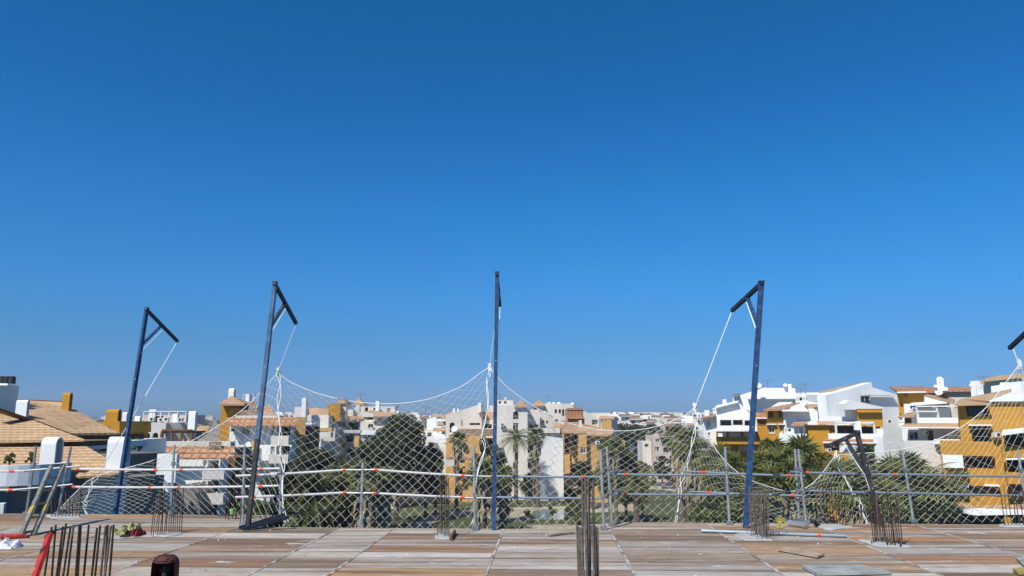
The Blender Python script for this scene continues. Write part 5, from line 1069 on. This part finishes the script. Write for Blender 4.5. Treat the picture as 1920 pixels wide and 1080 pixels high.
rope([e3, t3.lerp(b3, .2)+Vector((.05, 0, 0))], 'short stay rope under the end-on arm of the central gallows'); rope([e6+Vector((.1, 0, 0)), t6.lerp(e6, .4)+Vector((0, 0, -.08)), t6.lerp(b6, .45)+Vector((-.05, 0, 0)), t6.lerp(b6, .8)], 'pale rope strung along the collapsed gallows', .006, sag=.02)
# tied knots of rope at the peaks
for i, (k, m_, sz) in enumerate(((Pk[1], 'rope_green', .10), (Pk[2], 'rope', .07), (Pk[3], 'rope', .09), (Pk[4], 'rope', .06), (Pk[5], 'rope', .10))):
    rr = random.Random(i); mb = MB()
    for s_ in range(5): mb.tube([k+Vector((rr.uniform(-.4, .4)*sz, rr.uniform(-.3, .3)*sz, rr.uniform(-1, 1)*sz)) for _ in range(7)], .009, m_ if s_ < 3 else 'rope', 5)
    single(mb, 'rope_knot', 'tangled '+('green' if m_ == 'rope_green' else 'white')+' rope knot at the net peak '+['right of the second gallows', 'left of the central gallows', 'left of the fourth gallows', 'under the collapsed gallows arm', 'under the right edge gallows arm'][i], 'knot', k-Vector((0, 0, sz)), 'rope knots at the net peaks')
# ---------------- nets ----------------
def cat(P, t):
    n_ = len(P)-1; x = min(max(t*n_, 0), n_-1e-6); i = int(x); f = x-i; p0 = P[max(i-1, 0)]; p1 = P[i]; p2 = P[i+1]; p3 = P[min(i+2, n_)]
    return .5*((2*p1)+(p2-p0)*f+(2*p0-5*p1+4*p2-p3)*f*f+(3*p1-p0-3*p2+p3)*f**3)
def arcsample(P, N):
    pts = [cat(P, k/200) for k in range(201)]; L = [0]
    for a, b in zip(pts, pts[1:]): L.append(L[-1]+(b-a).length)
    out = []; j = 0
    for k in range(N+1):
        s_ = L[-1]*k/N
        while j < 199 and L[j+1] < s_: j += 1
        f = (s_-L[j])/max(1e-9, L[j+1]-L[j]); out.append(pts[j].lerp(pts[j+1], min(1, f)))
    return out
def xsample(pts, xs_):
    out = []; j = 0
    for x in xs_:
        while j < len(pts)-2 and pts[j+1].x < x: j += 1
        a, b = pts[j], pts[j+1]; f = (x-a.x)/(b.x-a.x) if abs(b.x-a.x) > 1e-9 else 0; out.append(a.lerp(b, min(1, max(0, f))))
    return out
def net(label, top, bot, rows, pitch=.078, r=.0025, conv=.35, tie=None, power=.9, seed=1, belly=.12):
    T = [at(*q) for q in top]; B = [at(*q) for q in bot]; pt = [cat(T, k/200) for k in range(201)]; pb = [cat(B, k/200) for k in range(201)]
    Wd = (B[-1]-B[0]).length; N = int(Wd/pitch); N += N % 2; rr = random.Random(seed); ts = [k/N for k in range(N+1)]
    # meshes gather towards the two hung corners at the top and hang evenly at the foot
    def gather(t): return t-conv*math.sin(2*math.pi*t)/(2*math.pi)*(-1)
    tt = [t+conv*math.sin(2*math.pi*t)/(2*math.pi)*-1 for t in ts]
    tt = [min(1, max(0, q)) for q in tt]
    TT = [pt[min(200, int(q*200))].lerp(pt[min(200, int(q*200)+1)], q*200-int(q*200)) for q in arcs(pt, tt)]
    BB = xsample(pb, [pb[0].x+(pb[-1].x-pb[0].x)*t for t in ts])
    root = thing('safety_net', label, 'net', (sum(q.x for q in BB)/len(BB), BB[len(BB)//2].y, min(q.z for q in BB)), 'white safety nets slung between the gallows')
    G = []
    for i in range(N+1):
        col = []
        for j in range(rows+1):
            v = 1-(1-j/rows)**power if False else (j/rows)**(1/power)
            q = TT[i].lerp(BB[i], v); q.y += belly*math.sin(math.pi*v)*math.sin(math.pi*ts[i]); am = .010*math.sin(math.pi*min(1, v*1.2+.05))
            am *= 1.5; lo_ = .03*math.sin(math.pi*v); col.append(q+Vector((rr.uniform(-am, am)+lo_*math.sin(i*.23+j*.31+seed), .06*lo_*math.sin(i*.4), rr.uniform(-am, am)+lo_*.7*math.sin(i*.17-j*.27+seed*2))))
        G.append(col)
    mb = MB()
    for i in range(N+1):
        for j in range(rows+1):
            if (i+j) % 2: continue
            for di, dj in ((1, 1), (1, -1)):
                a, b = i+di, j+dj
                if 0 <= a <= N and 0 <= b <= rows and (G[a][b]-G[i][j]).length > .004: mb.tube([G[i][j], G[a][b]], r, 'net', 3, False)
    mb.build('netting', root)
    mb = MB(); mb.tube(pt[::3], .006, 'rope', 5); mb.build('border_rope', root, True)
    if tie:
        for s_ in (0, 1):
            mb = MB(); P = [at(*q) for q in tie]; pts = []; M = 60; sd = rr.uniform(0, 6)
            for k in range(M+1): q = cat(P, k/M); w_ = .035*(.3+math.sin(k*.11+1)**2); pts.append(q+Vector((math.sin(k*.33+s_*math.pi+sd)*w_, -.02, 0)))
            mb.tube(pts, .0065, 'rope', 5); mb.build('lacing_rope', root, True)
    return root
def arcs(pt, tt):     # arc-length fractions to parameter fractions
    L = [0]
    for a, b in zip(pt, pt[1:]): L.append(L[-1]+(b-a).length)
    out = []; j = 0
    for q in tt:
        s_ = q*L[-1]
        while j < 199 and L[j+1] < s_: j += 1
        while j > 0 and L[j] > s_: j -= 1
        out.append((j+(s_-L[j])/max(1e-9, L[j+1]-L[j]))/200)
    return out
net('leftmost white safety net, low and slack, rising to the peak by the second gallows', [(98, 970, 13.9), (140, 925, 14.0), (182, 893, 14.0), (290, 862, 13.9), (375, 818, 13.6), (455, 768, 13.2), (521, 699, 13.0)], [(98, 975, 13.9), (180, 975, 13.9), (260, 975, 13.8), (340, 975, 13.7), (420, 980, 13.2), (480, 990, 12.6), (535, 1010, 12.2)], 26, tie=[(182, 893, 13.95), (165, 930, 13.9), (160, 950, 13.9), (163, 965, 13.9)], conv=.0, seed=2)
net('wide white safety net sagging between the second and the central gallows', [(521, 699, 13.1), (548, 718, 13.1), (600, 739, 13.1), (665, 753, 13.1), (735, 757, 13.1), (800, 749, 13.1), (862, 726, 13.1), (900, 700, 13.1), (918, 688, 13.1)], [(528, 1015, 12.15), (620, 1015, 12.15), (720, 1015, 12.15), (810, 1015, 12.15), (892, 1015, 12.15)], 32, tie=[(521, 699, 13.05), (524, 760, 12.9), (524, 800, 12.8), (531, 860, 12.6), (530, 910, 12.4), (538, 985, 12.2)], seed=3, conv=-.25)
net('white safety net falling from the central gallows towards the fourth gallows', [(918, 688, 13.1), (945, 720, 13.1), (985, 751, 13.1), (1040, 783, 13.1), (1100, 802, 13.1), (1165, 808, 13.1), (1225, 801, 13.1), (1275, 783, 13.1), (1303, 765, 13.1)], [(892, 1015, 12.15), (980, 1015, 12.15), (1080, 1015, 12.15), (1170, 1010, 12.6), (1270, 1008, 12.7)], 30, tie=[(918, 690, 13.05), (916, 740, 12.9), (908, 800, 12.8), (905, 840, 12.7), (893, 910, 12.4), (883, 985, 12.2)], seed=4, conv=-.2)
net('slack white safety net drooping between the fourth gallows and the collapsed one', [(1303, 766, 13.1), (1325, 812, 13.1), (1352, 855, 13.0), (1392, 892, 12.9), (1440, 912, 12.9), (1485, 921, 12.9), (1525, 905, 12.9), (1567, 853, 12.85)], [(1270, 1008, 12.7), (1345, 1005, 12.7), (1420, 1003, 12.7), (1500, 1000, 12.7), (1622, 1000, 12.7)], 24, tie=[(1303, 767, 13.05), (1298, 830, 12.9), (1284, 880, 12.9), (1272, 940, 12.8), (1265, 1000, 12.7)], seed=5, conv=0)
net('white safety net climbing from the collapsed gallows to the peak at the right edge', [(1567, 853, 12.85), (1600, 851, 12.9), (1655, 847, 13.0), (1722, 836, 13.1), (1790, 808, 13.2), (1845, 768, 13.2), (1885, 718, 13.2), (1911, 684, 13.2)], [(1625, 1000, 12.7), (1700, 998, 12.7), (1780, 998, 12.7), (1850, 998, 12.7), (1935, 998, 12.7)], 28, tie=[(1567, 853, 12.8), (1582, 895, 12.75), (1603, 930, 12.7), (1617, 960, 12.65), (1624, 985, 12.6)], seed=6, conv=-.1)
net('white safety net leaving the picture from the peak at the right edge', [(1911, 684, 13.2), (1925, 710, 13.2), (1960, 745, 13.2), (2000, 765, 13.2)], [(1935, 998, 12.7), (1960, 998, 12.7), (2000, 998, 12.7), (2040, 998, 12.7)], 30, seed=7, conv=0)
# ---------------- ladder, level, cylinder, clutter ----------------
base = dk(45, 1003); top = at(104, 872, base.y+1.2); b2_ = dk(58, 996); root = thing('ladder', 'worn aluminium ladder with yellow patches leaning over the left deck edge', 'ladder', dk(45, 1004))
A0, A1 = dk(37, 1008), at(96, 873, dk(34, 1008).y+1.1); B0, B1 = dk(62, 1004), at(119, 873, dk(62, 1004).y+1.1)
for a, b in ((A0, A1), (B0, B1)):
    mb = MB(); mb.bar(a, b, .08, .035, 'aluminium', up=(0, 1, .3)); mb.build('side_rail', root)
    mb = MB(); mb.bar(a.lerp(b, .30), a.lerp(b, .40), .084, .039, 'yellow', up=(0, 1, .3)); mb.build('yellow_band', root)
for k in range(6):
    t_ = .06+k*.19; mb = MB(); mb.bar(A0.lerp(A1, t_), B0.lerp(B1, t_), .035, .03, 'aluminium'); mb.build('rung', root)
root = thing('spirit_level', 'red spirit level leaning against the near rebar bundle', 'spirit level', at(60, 1250, 4.8)); root['_loc'] = tuple(root.location)
a = at(62, 1092, 4.62); b = at(93, 1003, 4.9); d = (b-a).normalized(); foot = a-d*((a.z-DZ)/d.z)
mb = MB(); mb.bar(foot, b, .05, .022, 'red', up=(.3, 1, 0)); mb.build('body', root)
mb = MB(); mb.bar(foot+Vector((.0, -.0135, 0)), b+Vector((0, -.0135, 0))-d*.02, .036, .006, 'red', up=(.3, 1, 0)); mb.build('front_web', root)
mb = MB(); k = b-d*.10; mb.bar(k+Vector((0, -.018, 0)), k-d*.035+Vector((0, -.018, 0)), .04, .008, 'dark', up=(.3, 1, 0)); mb.build('vial', root)
mb = MB(); mb.bar(b, b+d*.008, .066, .028, 'dark', up=(.3, 1, 0)); mb.build('end_cap', root)
# gas cylinder with its valve guard
c = at(310.5, 1060, 4.8); R0 = .078; zt = at(310, 1041, 4.8).z; root = thing('gas_cylinder', 'dark maroon steel cylinder with a hooded valve guard standing in the left foreground', 'gas cylinder', (c.x, c.y, DZ))
mb = MB(); prof = [(.0, DZ+.005), (R0*1.0, DZ+.01), (R0, zt-.19), (R0*.98, zt-.15), (R0*.93, zt-.135), (0.02, zt-.13)]; N = 28
def lathe(mb, prof, c, m, skip=None, inner=0):
    for i in range(len(prof)-1):
        for k in range(N):
            a0 = 2*math.pi*k/N; a1 = 2*math.pi*(k+1)/N
            if skip and skip((a0+a1)/2, (prof[i][1]+prof[i+1][1])/2): continue
            (r0, z0), (r1, z1) = prof[i], prof[i+1]
            q = [(c.x+r0*math.cos(a0), c.y+r0*math.sin(a0), z0), (c.x+r0*math.cos(a1), c.y+r0*math.sin(a1), z0), (c.x+r1*math.cos(a1), c.y+r1*math.sin(a1), z1), (c.x+r1*math.cos(a0), c.y+r1*math.sin(a0), z1)]
            mb.face(q, m)
lathe(mb, prof, c, 'maroon'); mb.build('body', root, True)
mb = MB(); zs = [zt-.155, zt-.13, zt-.11, zt-.09, zt-.07, zt-.05, zt-.035, zt-.022, zt-.012, zt-.004]
rs = [1.0, 1.0, 1.0, 1.0, 1.0, .985, .95, .89, .80, .66]
lathe(mb, [(R0*a, z) for a, z in zip(rs, zs)], c, 'maroon', skip=lambda a, z: zt-.13 < z < zt-.026+.010*abs(math.sin((a-math.pi*1.5)*3)) and abs(a-math.pi*1.5) < 1.15)
lathe(mb, [(R0*a*.93, z-.001) for a, z in zip(rs, zs)], c, 'maroon', skip=lambda a, z: zt-.13 < z < zt-.03 and abs(a-math.pi*1.5) < 1.15)
lathe(mb, [(R0*.66, zt-.004), (R0*.6, zt), (R0*.5, zt-.006), (R0*.15, zt-.012)], c, 'maroon'); mb.build('valve_guard', root, True)
mb = MB(); mb.tube([(c.x, c.y, zt-.14), (c.x, c.y, zt-.06)], [.02, .013], 'dark', 10); mb.tube([(c.x-.03, c.y, zt-.085), (c.x+.03, c.y, zt-.085)], .009, 'dark', 8); mb.build('valve', root)
def heap(px, py, wpx, hpx, m, label, name, seed, cat_='sack', dep=.3, group=None):
    p0 = dk(px, py); w_ = wpx/F*p0.y; h = hpx/F*p0.y; rr = random.Random(seed); mb = MB(); NX, NY = 22, 12; ph = [rr.uniform(0, 6) for _ in range(6)]
    def H(u, v):
        e = max(0, 1-(u*u)**1.6)*max(0, 1-(v*v)**1.6); return h*e**.5*(.62+.22*math.sin(u*7+ph[0]+v*3)+.16*math.sin(u*15+ph[1]-v*6)+.12*math.sin(v*9+ph[2]))
    vs = [(p0.x+u*w_/2*(1+.08*math.sin(v*5+ph[3])), p0.y+v*dep/2*(1+.1*math.sin(u*6+ph[4])), DZ+.006+H(u, v)) for j in range(NY+1) for i in range(NX+1) for u, v in [(-1+2*i/NX, -1+2*j/NY)]]
    mb.add(vs, [(j*(NX+1)+i, j*(NX+1)+i+1, (j+1)*(NX+1)+i+1, (j+1)*(NX+1)+i) for j in range(NY) for i in range(NX)], m); mb.face([vs[0], vs[NY*(NX+1)], vs[-1], vs[NX]], m); single(mb, name, label, cat_, (p0.x, p0.y, DZ), group, False)
heap(228, 1003, 40, 15, 'cloth_olive', 'crumpled olive yellow cloth lying in front of the first gallows', 'crumpled_cloth', 1, 'cloth'); heap(245, 1000, 26, 19, 'cloth_olive', 'taller olive yellow cloth bunched against the red bag', 'crumpled_cloth', 3, 'cloth'); heap(258, 1004, 16, 12, 'cloth_red', 'small red bag beside the crumpled olive cloths', 'cloth_bag', 2, 'bag'); heap(243, 1005, 16, 10, 'dark', 'flat black strap bundle in front of the red bag', 'strap_bundle', 6, 'straps')
heap(10, 1027, 46, 15, 'bag', 'torn white paper sack lying flat at the left edge of the deck', 'paper_sack', 4); heap(1462, 990, 12, 9, 'yellow', 'small yellow cloth scrap right of the fourth pole rebars', 'cloth_scrap', 5, 'cloth', .1)
def plank(pts, h, m, label, name='loose_plank', cat_='plank'):
    q = [dk(*a) for a in pts]; q = [Vector((a.x, a.y, DZ+.012)) for a in q]; hi = [a+Vector((0, 0, h)) for a in q]; mb = MB(); k = len(q)
    nrm = (q[1]-q[0]).cross(q[2]-q[0]).z
    mb.add(q+hi, [tuple(range(k))[::-1], tuple(range(k, 2*k))]+[(i, (i+1) % k, (i+1) % k+k, i+k) for i in range(k)], m); single(mb, name, label, cat_, q[0])
plank([(1457, 1034), (1476, 1031), (1546, 1044), (1533, 1048)], .022, 'plank', 'short bare plank lying loose right of the fourth pole', 'loose_plank')
plank([(1503, 1066), (1612, 1066), (1672, 1079), (1532, 1082)], .03, 'sheet', 'dusty grey formwork sheet lying at the bottom edge', 'formwork_sheet', 'board'); plank([(1905, 1050), (1935, 1048), (1960, 1066), (1924, 1070)], .02, 'sheet', 'small grey board at the lower right corner', 'formwork_sheet', 'board'); plank([(1899, 1073), (1930, 1070), (1960, 1078), (1910, 1080)], .03, 'yellow', 'yellow timber offcut under the small grey board at the corner', 'timber_offcut', 'timber')
plank([(1027, 1004), (1074, 999), (1076, 1001), (1029, 1007)], .02, 'plank', 'thin weathered batten lying near the edge left of the near thick rebars', 'batten', 'batten')
plank([(842, 1013), (852, 1001), (855, 1002), (847, 1014)], .05, 'shutter', 'short dark timber piece beside the rebar bundle left of the central pole', 'timber_offcut', 'timber')
plank([(0, 1008), (50, 1006), (50, 1009), (0, 1012)], .03, 'red', 'red painted bar lying flat under the ladder foot', 'red_bar', 'bar')
a, b = dk(1315, 995, .03), dk(1587, 1005, .03); mb = MB(); mb.tube([a, a.lerp(b, .5), b], .024, 'pipe_blue', 8); root = thing('scaffold_tube', 'loose grey scaffold tube lying on the deck behind the fourth pole rebars', 'tube', a); mb.build('tube', root); mb = MB(); mb.tube([a.lerp(b, .81), a.lerp(b, .83)], .031, 'orange_red', 8); mb.build('red_sleeve', root); mb = MB(); mb.tube([a.lerp(b, .47), a.lerp(b, .475)], .032, 'metal_grey', 8); mb.build('collar', root)
root = thing('steel_frame', 'black steel frame tilted over the deck edge right of the second gallows', 'frame', dk(455, 988))  # plain open frame of black steel bars
for k, (x0, y0, x1, y1) in enumerate(((448, 990, 535, 965), (455, 992, 540, 970), (470, 986, 520, 972))):
    a = dk(x0, y0, .02+.02*k); b = at(x1, y1, a.y+.25); mb = MB(); mb.bar(a, b, .05, .05, 'pole_dark'); mb.build('beam', root)
for x, y in ((489, 982), (510, 975)): a = dk(x, y+4, .02); mb = MB(); mb.bar(a, a+Vector((.08, .25, .03)), .03, .03, 'metal_grey'); mb.build('crossbar', root)
for k in range(4):
    a = dk(1474+k*1.5, 980-k*1.2, .02+.035*(k % 2)); b = dk(1510+k*2, 986-k*1.2, .02+.035*(k % 2)); mb = MB(); mb.bar(a, b, .05, .03, 'galvanised'); single(mb, 'steel_channel', ['front', 'second', 'third', 'rearmost'][k]+' pale steel channel of the little stack at the twin posts', 'channel', a, 'steel channels stacked at the twin posts')
a = dk(1530, 984, 0); mb = MB(); mb.bar(dk(1524, 976, .1), dk(1535, 986, .01), .05, .04, 'pole_dark'); single(mb, 'timber_offcut', 'black offcut at the foot of the twin posts', 'offcut', dk(1530, 986))
a = at(1463, 975, 12.3); mb = MB(); mb.tube([at(1463, 992, 12.2), a], .03, 'yellow', 8); mb.box(a, (.14, .08, .06), 'yellow'); mb.tube([a, a+Vector((0, 0, .06))], .02, 'yellow', 8); single(mb, 'prop_head', 'yellow prop head standing beside the slack net right of the fourth pole', 'prop', at(1463, 992, 12.2))
for i in range(40):   # crumbs and chips of grout
    pass
mb = MB(); rr = random.Random(8)
for k in range(260):
    u = rr.uniform(-9, 11); v = rr.uniform(6, vM-.2); s_ = rr.uniform(.004, .016); mb.box(xy(u, v, DZ+.004+s_*.3), (s_*rr.uniform(1, 3), s_, s_*.7), rr.choice(['concrete', 'plank', 'bag']), Matrix.Rotation(rr.uniform(0, 3), 3, 'Z'))
tag(mb.build('grout_crumbs'), 'grout crumbs and wood chips scattered over the deck boards', 'crumbs', kind='stuff')
for o in bpy.data.objects:
    if '_loc' in o: del o['_loc']
# ---------------- the air between us and the far town ----------------
hz = MB(); hz.box((0, 700, 28), (1700, 1500, 60), 'white'); ho = hz.build('haze'); ho['kind'] = 'stuff'
hm = bpy.data.materials.new('haze_air'); hm.use_nodes = True; n = hm.node_tree.nodes; n.clear(); vo = n.new('ShaderNodeVolumePrincipled'); oo = n.new('ShaderNodeOutputMaterial')
vo.inputs['Density'].default_value = 0.00028; vo.inputs['Color'].default_value = (.80, .88, 1, 1); hm.node_tree.links.new(vo.outputs[0], oo.inputs['Volume']); ho.data.materials.clear(); ho.data.materials.append(hm)
